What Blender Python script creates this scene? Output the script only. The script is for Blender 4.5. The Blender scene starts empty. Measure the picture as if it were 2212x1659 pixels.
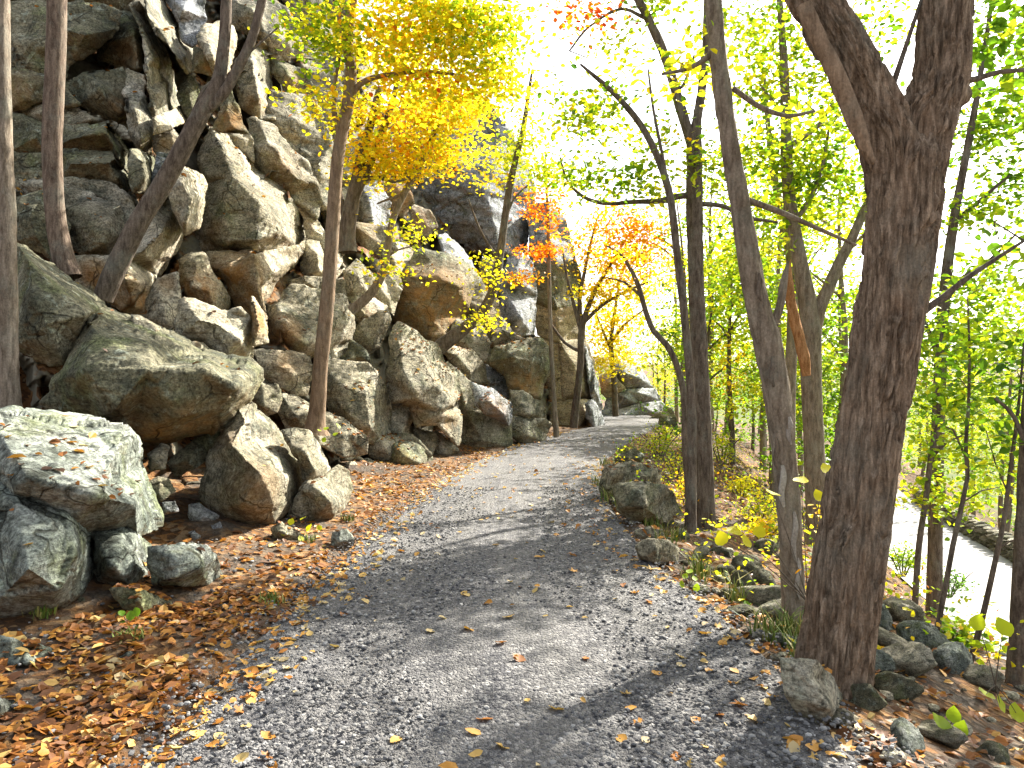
import bpy, math, random
import numpy as np
from mathutils import Vector
from mathutils.geometry import delaunay_2d_cdt
from mathutils.bvhtree import BVHTree

random.seed(7)
RNG = np.random.default_rng(11)
SC = bpy.context.scene
COL = SC.collection

# ------------------------------------------------------------------ camera, sky, sun, exposure
F_PX, CX, CY, CAM_Z = 1600.0, 1106.0, 829.5, 1.6
cam = bpy.data.objects.new('camera', bpy.data.cameras.new('camera'))
COL.objects.link(cam)
cam.location = (0, 0, CAM_Z)
cam.rotation_euler = (math.radians(90), 0, 0)
cam.data.sensor_width = 36
cam.data.lens = F_PX * 36 / 2212
cam.data.clip_start = 0.05
cam.data.clip_end = 12000
SC.camera = cam

SUN_AZ = math.radians(50)        # from +X towards +Y
SUN_EL = math.radians(38)
world = bpy.data.worlds.new('World')
SC.world = world
world.use_nodes = True
wt = world.node_tree
wt.nodes.clear()
w_out = wt.nodes.new('ShaderNodeOutputWorld')
w_bg = wt.nodes.new('ShaderNodeBackground')
w_sky = wt.nodes.new('ShaderNodeTexSky')
w_sky.sky_type = 'NISHITA'
w_sky.sun_disc = False
w_sky.sun_elevation = SUN_EL
w_sky.sun_rotation = math.radians(90) - SUN_AZ
w_sky.altitude = 400
w_sky.air_density = 1.0
w_sky.dust_density = 4.0
w_sky.ozone_density = 1.0
w_bg.inputs['Strength'].default_value = 0.105
w_hs = wt.nodes.new('ShaderNodeHueSaturation')      # mutes the sky colour: whiter sky, less blue fill in the shade
w_hs.inputs['Saturation'].default_value = 0.4
wt.links.new(w_sky.outputs[0], w_hs.inputs['Color'])
wt.links.new(w_hs.outputs[0], w_bg.inputs['Color'])
wt.links.new(w_bg.outputs[0], w_out.inputs['Surface'])

sun_l = bpy.data.lights.new('sun', 'SUN')
sun_l.energy = 5.0
sun_l.angle = math.radians(0.5)
sun_l.color = (1.0, 0.95, 0.86)
sun = bpy.data.objects.new('sun', sun_l)
COL.objects.link(sun)
SUN_DIR = Vector((math.cos(SUN_EL) * math.cos(SUN_AZ), math.cos(SUN_EL) * math.sin(SUN_AZ), math.sin(SUN_EL)))
sun.rotation_euler = SUN_DIR.to_track_quat('Z', 'Y').to_euler()
sun.location = (30, 40, 40)

SC.view_settings.view_transform = 'Standard'
SC.view_settings.look = 'None'
SC.view_settings.gamma = 1
SC.view_settings.use_curve_mapping = False
SC.view_settings.exposure = 2.05
SC.render.engine = 'CYCLES'
cy = SC.cycles
cy.max_bounces = 6
cy.diffuse_bounces = 4
cy.glossy_bounces = 2
cy.transmission_bounces = 4
cy.transparent_max_bounces = 4
cy.use_denoising = True

# ------------------------------------------------------------------ helpers
def P(px, py, Y):
    return np.array(((px - CX) / F_PX * Y, Y, CAM_Z - (py - CY) / F_PX * Y))

def PA(p, Y):
    p = np.asarray(p, float); Y = np.broadcast_to(np.asarray(Y, float), p.shape[:1])
    return np.stack(((p[:, 0] - CX) / F_PX * Y, Y, CAM_Z - (p[:, 1] - CY) / F_PX * Y), 1)

def tag(o, label=None, cat=None, group=None, kind=None):
    if label: o['label'] = label
    if cat: o['category'] = cat
    if group: o['group'] = group
    if kind: o['kind'] = kind
    return o

def empty(name, loc):
    o = bpy.data.objects.new(name, None)
    o.empty_display_size = 0.2
    o.location = [float(v) for v in loc]
    COL.objects.link(o)
    return o

def make_mesh(name, verts, faces, mat=None, smooth=True, fattr=None, vattr=None, mats=None, midx=None):
    """faces: one (n,k) array or a list of such arrays."""
    verts = np.asarray(verts, np.float32)
    if not isinstance(faces, list): faces = [faces]
    faces = [np.asarray(f, np.int32) for f in faces if len(f)]
    me = bpy.data.meshes.new(name)
    me.vertices.add(len(verts))
    me.vertices.foreach_set('co', verts.ravel())
    loops = np.concatenate([f.ravel() for f in faces])
    counts = np.concatenate([np.full(len(f), f.shape[1], np.int32) for f in faces])
    starts = np.concatenate(([0], np.cumsum(counts)[:-1])).astype(np.int32)
    me.loops.add(len(loops))
    me.loops.foreach_set('vertex_index', loops)
    me.polygons.add(len(counts))
    me.polygons.foreach_set('loop_start', starts)
    me.polygons.foreach_set('loop_total', counts)
    me.polygons.foreach_set('use_smooth', np.full(len(counts), bool(smooth)))
    if mats:
        for m in mats: me.materials.append(m)
    elif mat: me.materials.append(mat)
    if midx is not None: me.polygons.foreach_set('material_index', np.asarray(midx, np.int32))
    for dom, at in (('FACE', fattr), ('POINT', vattr)):
        for k, v in (at or {}).items():
            a = me.attributes.new(k, 'FLOAT', dom)
            a.data.foreach_set('value', np.asarray(v, np.float32))
    me.update(calc_edges=True)
    me.validate()
    return me

def link(name, me, parent=None, loc=None):
    o = bpy.data.objects.new(name, me)
    COL.objects.link(o)
    if loc is not None: o.location = [float(v) for v in loc]
    if parent is not None: o.parent = parent
    return o

# numpy noise -------------------------------------------------------
def _h(ix, iy, iz, seed):
    n = (ix.astype(np.uint32) * np.uint32(73856093)) ^ (iy.astype(np.uint32) * np.uint32(19349663)) ^ \
        (iz.astype(np.uint32) * np.uint32(83492791)) ^ np.uint32(seed * 2654435761 & 0xffffffff)
    n ^= n >> np.uint32(13); n *= np.uint32(1274126177); n ^= n >> np.uint32(16)
    n *= np.uint32(2246822519); n ^= n >> np.uint32(13)
    return (n & np.uint32(0xffffff)).astype(np.float32) / np.float32(0xffffff)

def vnoise(p, seed=0):
    p = np.asarray(p, np.float32)
    i = np.floor(p); f = p - i; i = i.astype(np.int64)
    u = f * f * f * (f * (f * 6 - 15) + 10)
    r = 0
    for dx in (0, 1):
        wx = u[:, 0] if dx else 1 - u[:, 0]
        for dy in (0, 1):
            wy = u[:, 1] if dy else 1 - u[:, 1]
            for dz in (0, 1):
                wz = u[:, 2] if dz else 1 - u[:, 2]
                r = r + wx * wy * wz * _h(i[:, 0] + dx, i[:, 1] + dy, i[:, 2] + dz, seed)
    return r * 2 - 1

def fbm(p, octv=4, seed=0, gain=0.5, ridged=False):
    p = np.asarray(p, np.float32)
    a, s, t = 1.0, 0, 0
    for k in range(octv):
        n = vnoise(p * (2.03 ** k) + 17.3 * k, seed + k)
        if ridged: n = 1 - 2 * np.abs(n)
        s = s + a * n; t += a; a *= gain
    return s / t

def worley(p, seed=0):
    p = np.asarray(p, np.float32)
    i = np.floor(p).astype(np.int64); f = p - i
    d1 = np.full(len(p), 9, np.float32); d2 = d1.copy(); cid = np.zeros(len(p), np.float32)
    for dx in (-1, 0, 1):
        for dy in (-1, 0, 1):
            for dz in (-1, 0, 1):
                a = (i[:, 0] + dx, i[:, 1] + dy, i[:, 2] + dz)
                q = np.stack((dx + _h(*a, seed), dy + _h(*a, seed + 1), dz + _h(*a, seed + 2)), 1) - f
                d = np.sqrt((q * q).sum(1))
                nearer = d < d1
                d2 = np.where(nearer, d1, np.minimum(d2, d))
                cid = np.where(nearer, _h(*a, seed + 3), cid)
                d1 = np.where(nearer, d, d1)
    return d1, d2, cid

def normals(v, tri):
    n = np.zeros_like(v)
    fn = np.cross(v[tri[:, 1]] - v[tri[:, 0]], v[tri[:, 2]] - v[tri[:, 0]])
    for k in range(3): np.add.at(n, tri[:, k], fn)
    return n / (np.linalg.norm(n, axis=1, keepdims=True) + 1e-12)

# collected triangles of ground and rocks, for resting leaves on them
BV, BF = [], []
_bn = [0]
def collect(v, f):
    v = np.asarray(v, float); f = np.asarray(f)
    if f.shape[1] == 4: f = np.concatenate((f[:, [0, 1, 2]], f[:, [0, 2, 3]]))
    BV.append(v); BF.append(f + _bn[0]); _bn[0] += len(v)

# ------------------------------------------------------------------ node helpers
class NT:
    def __init__(self, name):
        self.m = bpy.data.materials.new(name); self.m.use_nodes = True
        self.t = self.m.node_tree; self.t.nodes.clear()
        self.out = self.n('ShaderNodeOutputMaterial')
    def n(self, kind, **kw):
        nd = self.t.nodes.new(kind)
        for k, v in kw.items(): setattr(nd, k, v)
        return nd
    def set(self, sock, v):
        if isinstance(v, bpy.types.NodeSocket): self.t.links.new(v, sock)
        elif v is not None: sock.default_value = v
    def coord(self, scale=(1, 1, 1), kind='Object', rnd=False, rot=(0, 0, 0)):
        tc = self.n('ShaderNodeTexCoord')
        mp = self.n('ShaderNodeMapping')
        mp.inputs['Scale'].default_value = scale
        mp.inputs['Rotation'].default_value = rot
        self.set(mp.inputs['Vector'], tc.outputs[kind])
        if rnd:
            oi = self.n('ShaderNodeObjectInfo')
            mu = self.n('ShaderNodeMath', operation='MULTIPLY')
            self.set(mu.inputs[0], oi.outputs['Random']); mu.inputs[1].default_value = 37.0
            self.set(mp.inputs['Location'], mu.outputs[0])
        return mp.outputs[0]
    def noise(self, vec, scale, detail=4, rough=0.55, dist=0.0):
        nd = self.n('ShaderNodeTexNoise')
        self.set(nd.inputs['Vector'], vec)
        nd.inputs['Scale'].default_value = scale; nd.inputs['Detail'].default_value = detail
        nd.inputs['Roughness'].default_value = rough; nd.inputs['Distortion'].default_value = dist
        return nd.outputs['Fac']
    def voro(self, vec, scale, feature='F1', out='Distance', rnd=1.0):
        nd = self.n('ShaderNodeTexVoronoi', feature=feature)
        self.set(nd.inputs['Vector'], vec); nd.inputs['Scale'].default_value = scale
        nd.inputs['Randomness'].default_value = rnd
        return nd.outputs[out]
    def ramp(self, fac, stops, interp='LINEAR'):
        nd = self.n('ShaderNodeValToRGB')
        nd.color_ramp.interpolation = interp
        el = nd.color_ramp.elements
        while len(el) < len(stops): el.new(0.5)
        for e, (p, c) in zip(el, stops):
            e.position = p
            e.color = (c, c, c, 1) if not hasattr(c, '__len__') else (*c, 1)
        self.set(nd.inputs[0], fac)
        return nd.outputs[0]
    def mix(self, fac, a, b, blend='MIX'):
        nd = self.n('ShaderNodeMix', data_type='RGBA', blend_type=blend)
        self.set(nd.inputs[0], fac)
        for s, v in ((nd.inputs[6], a), (nd.inputs[7], b)):
            self.set(s, (*v, 1) if isinstance(v, tuple) and len(v) == 3 else v)
        return nd.outputs[2]
    def math(self, op, a, b=None, clamp=False):
        nd = self.n('ShaderNodeMath', operation=op); nd.use_clamp = clamp
        self.set(nd.inputs[0], a)
        if b is not None: self.set(nd.inputs[1], b)
        return nd.outputs[0]
    def attr(self, name):
        return self.n('ShaderNodeAttribute', attribute_name=name).outputs['Fac']
    def bump(self, h, strength, dist, nrm=None):
        nd = self.n('ShaderNodeBump')
        nd.inputs['Strength'].default_value = strength; nd.inputs['Distance'].default_value = dist
        self.set(nd.inputs['Height'], h)
        if nrm is not None: self.set(nd.inputs['Normal'], nrm)
        return nd.outputs[0]
    def princ(self, col, rough=0.9, nrm=None, spec=0.2):
        b = self.n('ShaderNodeBsdfPrincipled')
        self.set(b.inputs['Base Color'], (*col, 1) if isinstance(col, tuple) else col)
        self.set(b.inputs['Roughness'], rough)
        b.inputs['Specular IOR Level'].default_value = spec
        if nrm is not None: self.set(b.inputs['Normal'], nrm)
        return b
    def done(self, sh):
        self.set(self.out.inputs['Surface'], sh); return self.m

def rock_material(name, lo, mid, hi, speck=1.0, green=0.5, strata=(0.5, 0.2), rustc=(0.30, 0.125, 0.035)):
    t = NT(name)
    c = t.coord(rnd=True)
    cs = t.coord(scale=(1.2, 1.2, 7.0), rnd=True, rot=(strata[0], strata[1], 0))
    big = t.noise(c, 1.1, 6, 0.6, 0.4)
    base = t.ramp(big, [(0.30, lo), (0.5, mid), (0.70, hi)])
    st = t.noise(cs, 1.6, 5, 0.65, 0.6)
    base = t.mix(0.45, base, t.ramp(st, [(0.33, 0.35), (0.5, 0.8), (0.66, 1.15)]), 'MULTIPLY')
    # dark and pale lichen
    l1 = t.noise(c, 2.6, 9, 0.72, 0.8)
    base = t.mix(t.math('MULTIPLY', t.ramp(l1, [(0.50, 0.0), (0.60, 1.0)]), 0.75 * speck), base, (0.055, 0.060, 0.045))
    l2 = t.noise(c, 5.1, 8, 0.7, 0.5)
    base = t.mix(t.math('MULTIPLY', t.ramp(l2, [(0.56, 0.0), (0.64, 1.0)]), 0.6 * green), base, (0.36, 0.40, 0.31))
    l3 = t.noise(c, 1.7, 6, 0.65, 0.2)
    base = t.mix(t.math('MULTIPLY', t.ramp(l3, [(0.52, 0.0), (0.66, 1.0)]), 0.7 * green), base, (0.145, 0.165, 0.065))
    sp = t.noise(c, 30, 5, 0.8)
    base = t.mix(0.9, base, t.ramp(sp, [(0.38, 0.30), (0.5, 0.98), (0.60, 1.55)]), 'MULTIPLY')
    sp2 = t.noise(c, 9.0, 7, 0.8, 0.6)
    base = t.mix(0.75, base, t.ramp(sp2, [(0.36, 0.42), (0.5, 1.0), (0.64, 1.45)]), 'MULTIPLY')
    # iron staining painted on by attribute
    rn = t.noise(c, 3.2, 6, 0.65, 0.4)
    rf = t.math('MULTIPLY', t.attr('rust'), t.ramp(rn, [(0.34, 0.2), (0.58, 1.0)]), True)
    rcol = t.mix(t.noise(c, 7, 4), rustc, (0.34, 0.21, 0.075))
    base = t.mix(rf, base, t.mix(0.6, rcol, t.ramp(sp, [(0.34, 0.4), (0.6, 1.2)]), 'MULTIPLY'))
    # hairline cracks
    cw = t.n('ShaderNodeVectorMath', operation='ADD')
    t.set(cw.inputs[0], c)
    nz = t.n('ShaderNodeTexNoise'); t.set(nz.inputs['Vector'], c); nz.inputs['Scale'].default_value = 2.2
    sc = t.n('ShaderNodeVectorMath', operation='SCALE'); t.set(sc.inputs[0], nz.outputs['Color']); sc.inputs['Scale'].default_value = 0.7
    t.set(cw.inputs[1], sc.outputs[0])
    cr = t.voro(cw.outputs[0], 0.8, 'DISTANCE_TO_EDGE')
    crm = t.math('MAXIMUM', t.ramp(cr, [(0.0, 0.0), (0.012, 1.0)]), t.ramp(t.noise(c, 0.9, 2), [(0.48, 0.0), (0.56, 1.0)]))
    base = t.mix(1.0, base, t.mix(crm, (0.30, 0.28, 0.25), (1, 1, 1)), 'MULTIPLY')
    h = t.math('ADD', t.math('MULTIPLY', t.noise(c, 11, 7, 0.7), 1.0), t.math('MULTIPLY', st, 1.6))
    h = t.math('ADD', h, t.math('MULTIPLY', crm, 0.5))
    n1 = t.bump(h, 1.0, 0.04)
    n2 = t.bump(sp, 0.8, 0.014, n1)
    return t.done(t.princ(base, 0.92, n2, 0.15).outputs[0])

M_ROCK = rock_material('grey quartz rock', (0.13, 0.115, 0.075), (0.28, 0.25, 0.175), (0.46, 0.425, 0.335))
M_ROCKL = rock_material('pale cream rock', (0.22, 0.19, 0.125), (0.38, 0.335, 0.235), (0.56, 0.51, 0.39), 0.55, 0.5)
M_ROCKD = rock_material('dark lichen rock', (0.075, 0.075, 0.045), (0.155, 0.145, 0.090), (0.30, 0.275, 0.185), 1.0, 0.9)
M_ROCKB = rock_material('blue grey lichen boulder rock', (0.10, 0.12, 0.10), (0.22, 0.24, 0.20), (0.44, 0.45, 0.39), 1.2, 1.0)
M_WALL = rock_material('ochre cliff rock', (0.24, 0.20, 0.135), (0.36, 0.30, 0.195), (0.46, 0.40, 0.28), 0.35, 0.15)
M_GREY = rock_material('blue grey speckled rock', (0.17, 0.175, 0.18), (0.31, 0.32, 0.325), (0.50, 0.51, 0.52), 1.1, 0.3)
ROCKS = {'r': M_ROCK, 'l': M_ROCKL, 'd': M_ROCKD, 'b': M_ROCKB, 'w': M_WALL, 'g': M_GREY}

# ------------------------------------------------------------------ the lie of the land
ROAD_Y = np.array([-40, -3, 3, 5, 7, 9.5, 11.6, 15, 18.5, 23, 28, 32, 36, 40, 46, 54, 64])
ROAD_L = np.array([-1.7, -1.65, -1.62, -1.62, -1.6, -1.5, -1.28, -0.85, -0.2, 1.15, 3.1, 4.0, 4.2, 3.6, 1.6, -2.6, -8.5])
ROAD_R = np.array([1.55, 1.55, 1.55, 1.48, 1.3, 1.3, 1.35, 1.85, 2.7, 3.9, 5.5, 6.7, 6.9, 6.5, 4.8, 0.7, -5.2])
def road_lr(Y): return np.interp(Y, ROAD_Y, ROAD_L), np.interp(Y, ROAD_Y, ROAD_R)

LR_Z = -3.5                                       # the lower carriage road
def lr_x(Y): return 9.3 + 0.19 * (np.asarray(Y) - 15) + 0.004 * (np.asarray(Y) - 15) ** 2

def ground_z(X, Y):
    X = np.asarray(X, float); Y = np.asarray(Y, float)
    L, R = road_lr(Y)
    z = np.zeros(np.broadcast(X, Y).shape)
    ul = L - X
    z = np.where(ul > 0, 0.03 * ul + 0.10 * np.clip(ul - 0.5, 0, 60), z)
    ur = X - R
    u1 = np.clip(ur, 0, 3); 
    lx = lr_x(np.clip(Y, -20, 60))
    t = np.clip((ur - 3) / np.maximum(lx - R - 3, 1.0), 0, 1)
    zr = -0.28 * u1 - (-(LR_Z) - 0.84) * t
    ub = X - lx - 3.9
    zr = np.where(ub > 0, LR_Z - 0.55 * np.clip(ub - 0.3, 0, 180) , zr)
    z = np.where(ur > 0, zr, z)
    # roll of the valley floor
    r = np.hypot(X, Y)
    hill = np.clip((r - 1700) / 1800, 0, 1) ** 2 * (150 + 60 * np.sin(X * 0.0021 + 1.0) + 40 * np.sin(X * 0.0053 + Y * .002))
    z = np.maximum(z, -82 + 6 * np.sin(X * 0.006) * np.cos(Y * 0.005) + hill * (X > 150))
    return z

def axis(a, b, fine0, fine1, step, growth=1.12):
    v = list(np.arange(fine0, fine1 + 1e-6, step))
    s = step; x = fine1
    while x < b: s *= growth; x += s; v.append(x)
    s = step; x = fine0; lo = []
    while x > a: s *= growth; x -= s; lo.append(x)
    return np.array(lo[::-1] + v)

def grid_mesh(gx, gy, zf):
    X, Y = np.meshgrid(gx, gy)
    Z = zf(X, Y)
    v = np.stack((X.ravel(), Y.ravel(), Z.ravel()), 1)
    nx, ny = len(gx), len(gy)
    i = (np.arange(ny - 1)[:, None] * nx + np.arange(nx - 1)[None, :]).ravel()
    f = np.stack((i, i + 1, i + nx + 1, i + nx), 1)
    return v, f

def ground_zr(X, Y):
    z = ground_z(X, Y)
    L, R = road_lr(Y)
    p = np.stack((X.ravel() * 1.3, Y.ravel() * 1.3, X.ravel() * 0), 1)
    n = fbm(p, 5, 3).reshape(X.shape)
    off = np.clip(np.maximum(L - X, X - R), 0, 3)
    z = z + n * (0.02 + 0.07 * off)
    road = (X > L - 0.05) & (X < R + 0.05)
    z = np.where(road, z - 0.05, z)
    lx = lr_x(np.clip(Y, -20, 60))
    lr = (X > lx - 0.1) & (X < lx + 4.0)
    z = np.where(lr, ground_z(X, Y) - 0.06, z)
    far = np.clip((np.hypot(X, Y) - 200) / 400, 0, 1)
    return z + far * 5 * fbm(p * 0.004, 4, 9).reshape(X.shape)

# forest floor: soil, leaf litter, bits of stone
t = NT('forest floor soil')
c = t.coord()
g1 = t.noise(c, 2.0, 8, 0.65)
leaf = t.voro(c, 16, 'F1', 'Color')
sepn = t.n('ShaderNodeSeparateColor'); t.set(sepn.inputs[0], leaf)
lc = t.ramp(sepn.outputs[0], [(0.0, (0.04, 0.026, 0.016)), (0.3, (0.10, 0.052, 0.023)), (0.55, (0.18, 0.085, 0.03)), (0.8, (0.24, 0.14, 0.06)), (1.0, (0.15, 0.11, 0.07))])
soil = t.ramp(t.noise(c, 30, 5, 0.7), [(0.3, (0.035, 0.028, 0.022)), (0.7, (0.13, 0.105, 0.08))])
colr = t.mix(t.ramp(g1, [(0.42, 0.0), (0.56, 1.0)]), soil, lc)
# far valley reads as a wooded plain
geo = t.n('ShaderNodeNewGeometry'); sx = t.n('ShaderNodeSeparateXYZ'); t.set(sx.inputs[0], geo.outputs['Position'])
wood = t.ramp(t.noise(c, 0.06, 8, 0.7), [(0.3, (0.035, 0.055, 0.014)), (0.5, (0.07, 0.09, 0.02)), (0.62, (0.13, 0.11, 0.025)), (0.75, (0.16, 0.085, 0.03))])
low = t.ramp(t.math('MULTIPLY', sx.outputs[2], -0.05), [(0.3, 0.0), (0.6, 1.0)])
colr = t.mix(low, colr, wood)
d1 = t.voro(c, 16, 'F1', 'Distance')
M_SOIL = t.done(t.princ(colr, 0.95, t.bump(t.math('ADD', d1, t.noise(c, 40, 4)), 0.8, 0.03), 0.1).outputs[0])

gx = axis(-60, 3500, -4.5, 16, 0.11, 1.17)
gy = axis(-60, 5000, 1.5, 30, 0.14, 1.14)
gv, gf = grid_mesh(gx, gy, ground_zr)
tag(link('ground', make_mesh('ground', gv, gf, M_SOIL)), kind='structure')
near = (gv[:, 1] > 0) & (gv[:, 1] < 60) & (np.abs(gv[:, 0]) < 30)
collect(gv, gf[near[gf].all(1)])

# carriage road of crushed shale -----------------------------------
t = NT('crushed shale road')
c = t.coord()
vd = t.voro(c, 46, 'F1', 'Color'); sp_ = t.n('ShaderNodeSeparateColor'); t.set(sp_.inputs[0], vd)
stone = t.ramp(sp_.outputs[0], [(0.0, (0.045, 0.045, 0.05)), (0.45, (0.095, 0.093, 0.095)), (0.8, (0.165, 0.16, 0.155)), (1.0, (0.27, 0.26, 0.245))])
dust = t.ramp(t.noise(c, 1.4, 6, 0.65, 0.5), [(0.40, 0.0), (0.66, 1.0)])
tr = t.noise(t.coord(scale=(1.8, 0.22, 1)), 1.3, 4)
track = t.ramp(tr, [(0.45, 0.0), (0.6, 1.0)])
stone = t.mix(t.math('MULTIPLY', dust, 0.45), stone, (0.19, 0.18, 0.165))
stone = t.mix(t.math('MULTIPLY', track, 0.3), stone, (0.20, 0.19, 0.17))
fine = t.noise(c, 160, 3, 0.7)
stone = t.mix(0.7, stone, t.ramp(fine, [(0.3, 0.55), (0.65, 1.3)]), 'MULTIPLY')
vdist = t.voro(c, 46, 'F1', 'Distance')
vdist2 = t.voro(c, 110, 'F1', 'Distance')
hb = t.math('ADD', t.math('MULTIPLY', vdist, -1.0), t.math('MULTIPLY', vdist2, -0.5))
M_ROAD = t.done(t.princ(stone, 0.9, t.bump(hb, 0.9, 0.022), 0.2).outputs[0])

def road_mesh():
    ys = [2.2]; s = 0.016
    while ys[-1] < 60: s *= 1.009; ys.append(ys[-1] + min(s, 0.5))
    back = list(np.arange(-30, 2.2, 0.8))
    ys = np.array(back + ys)
    L, R = road_lr(ys)
    n = 230
    tt = np.linspace(-0.02, 1.02, n)
    X = L[:, None] + (R - L)[:, None] * tt[None, :]
    wob = 0.10 * fbm(np.stack((ys * 0.9, ys * 0, ys * 0), 1), 4, 5)
    X = X + wob[:, None] * np.where(tt < 0.5, 1, -1)[None, :] * np.abs(tt - 0.5)[None, :] ** 2 * 4
    Y = np.repeat(ys[:, None], n, 1)
    p = np.stack((X.ravel(), Y.ravel(), 0 * X.ravel()), 1)
    cam_d = Y.ravel()
    d1, d2, cid = worley(p * np.array([38, 38, 1]), 4)
    peb = np.clip(0.62 - d1, 0, 1) * (0.4 + cid) * 0.022
    big = fbm(p * 0.9, 3, 8) * 0.018
    rut = -0.018 * np.exp(-((X - (L + 0.55 * (R - L) / 2)[:, None]) / 0.28) ** 2) - 0.018 * np.exp(-((X - (L + 1.5 * (R - L) / 2)[:, None]) / 0.28) ** 2)
    crown = 0.03 * (1 - (2 * tt - 1) ** 2)[None, :]
    z = np.where(cam_d < 22, peb, 0.005) + big + (rut + crown).ravel()
    edge = np.minimum(tt, 1 - tt)
    z = z - np.repeat((np.clip(0.03 - edge, 0, 1) * 2.2)[None, :], len(ys), 0).ravel() + 0.012
    v = np.stack((X.ravel(), Y.ravel(), z), 1)
    i = (np.arange(len(ys) - 1)[:, None] * n + np.arange(n - 1)[None, :]).ravel()
    return v, np.stack((i, i + 1, i + n + 1, i + n), 1)
rv, rf = road_mesh()
tag(link('gravel_road', make_mesh('gravel_road', rv, rf, M_ROAD, True)), kind='structure')
collect(rv, rf[rv[rf[:, 0], 1] > 1.0])

# lower carriage road and the low stone wall along its far side
t = NT('pale gravel of the lower road')
c = t.coord()
M_LROAD = t.done(t.princ(t.ramp(t.noise(c, 9, 8, 0.7), [(0.3, (0.25, 0.24, 0.23)), (0.7, (0.42, 0.41, 0.39))]), 0.9, t.bump(t.noise(c, 40, 4), 0.5, 0.02)).outputs[0])
ly = np.arange(-18, 60, 0.25); lt = np.linspace(0, 3.7, 26)
LX = lr_x(ly)[:, None] + lt[None, :]
LY = np.repeat(ly[:, None], 26, 1)
LZ = LR_Z + 0.01 + 0.02 * fbm(np.stack((LX.ravel(), LY.ravel(), 0 * LX.ravel()), 1), 4, 2).reshape(LX.shape)
i = (np.arange(len(ly) - 1)[:, None] * 26 + np.arange(25)[None, :]).ravel()
tag(link('lower_road', make_mesh('lower_road', np.stack((LX.ravel(), LY.ravel(), LZ.ravel()), 1), np.stack((i, i + 1, i + 27, i + 26), 1), M_LROAD)), kind='structure')
# ------------------------------------------------------------------ the cliff: depth of the slope seen at a picture point
_FX = np.array([-400, 0, 200, 400, 600, 750, 900, 1000, 1100, 1200, 1300, 1500])
_FF = np.array([4.2, 5.3, 6.6, 8.2, 9.8, 11.8, 14.8, 17.2, 20.0, 24.0, 30.0, 40.0])
_FK = np.array([.0050, .0055, .0060, .0064, .0080, .0100, .0130, .0125, .0105, .0100, .004, .004])
def DEP(px, py):
    f = np.interp(px, _FX, _FF); k = np.interp(px, _FX, _FK)
    yf = CY + F_PX * CAM_Z / f
    h = yf - np.asarray(py, float)
    return f + k * np.clip(h, -60, 3000) 

def hillside():
    xs = np.arange(-700, 1290, 9.0); ys = np.arange(-900, 1090, 9.0)
    X, Y = np.meshgrid(xs, ys)
    d = DEP(X, Y)
    yf = CY + F_PX * CAM_Z / np.interp(X, _FX, _FF)
    # keep the foot of the sheet in the soil
    d = d + 1.3 + np.clip((X - 700) / 250, 0, 1) * 3.0 + np.clip((Y - yf + 60) / 60, 0, 1) * 0.6
    # above the brow the ground runs back as a plateau
    sky = np.interp(X, [-700, 300, 700, 840, 950, 1100, 1180, 1290], [-420, -420, -150, 260, 420, 640, 760, 860])
    over = np.clip(sky - Y, 0, 400)
    Yd = np.maximum(Y, sky)
    d = d + over * 0.045
    pts = np.stack((X.ravel(), Yd.ravel()), 1); dd = d.ravel()
    v = PA(pts, dd)
    d1, d2, cid = worley(v * 0.75, 21)
    off = (cid - 0.5) * 1.1 + 0.35 * fbm(v * 1.3, 4, 2) - 0.5 * (d2 - d1 < 0.08)
    v = PA(pts, dd + off * np.clip(dd / 12, 0.5, 1.6))
    nx = len(xs)
    i = (np.arange(len(ys) - 1)[:, None] * nx + np.arange(nx - 1)[None, :]).ravel()
    f = np.stack((i, i + nx, i + nx + 1, i + 1), 1)
    keep = (Y.ravel() < yf.ravel() + 20) & ((sky - Y).ravel() < 400)
    return v, f[keep[f].all(1)]
t = NT('rock slope with litter in its cracks')
geo = t.n('ShaderNodeNewGeometry'); sx = t.n('ShaderNodeSeparateXYZ'); t.set(sx.inputs[0], geo.outputs['Normal'])
c = t.coord()
rk = t.ramp(t.noise(c, 2.0, 8, 0.7), [(0.3, (0.08, 0.075, 0.055)), (0.5, (0.19, 0.175, 0.13)), (0.7, (0.32, 0.29, 0.21))])
vl = t.voro(c, 15, 'F1', 'Color'); s2 = t.n('ShaderNodeSeparateColor'); t.set(s2.inputs[0], vl)
lf = t.ramp(s2.outputs[0], [(0, (0.04, 0.022, 0.013)), (0.4, (0.13, 0.06, 0.024)), (0.8, (0.22, 0.11, 0.04)), (1, (0.18, 0.13, 0.07))])
up = t.ramp(t.math('ADD', sx.outputs[2], t.math('MULTIPLY', t.math('SUBTRACT', t.noise(c, 1.5, 5), 0.5), 0.8)), [(0.45, 0.0), (0.62, 1.0)])
M_SLOPE = t.done(t.princ(t.mix(up, rk, lf), 0.95, t.bump(t.noise(c, 9, 7, 0.7), 0.9, 0.06), 0.1).outputs[0])
hv, hf = hillside()
tag(link('rocky_hillside', make_mesh('rocky_hillside', hv, hf, M_SLOPE)), kind='structure')
collect(hv, hf)

cliff = tag(empty('cliff', P(300, 560, 9.5)), 'tall cliff of grey and rust stained blocks along the left of the road', 'cliff')
cliff_loc = np.array(cliff.location)
far_wall = tag(empty('rock_wall', P(1210, 930, 27)), 'sheer far rock wall with a blue grey face and an ochre jointed corner beside the road bend', 'rock wall')
wall_loc = np.array(far_wall.location)

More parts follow.
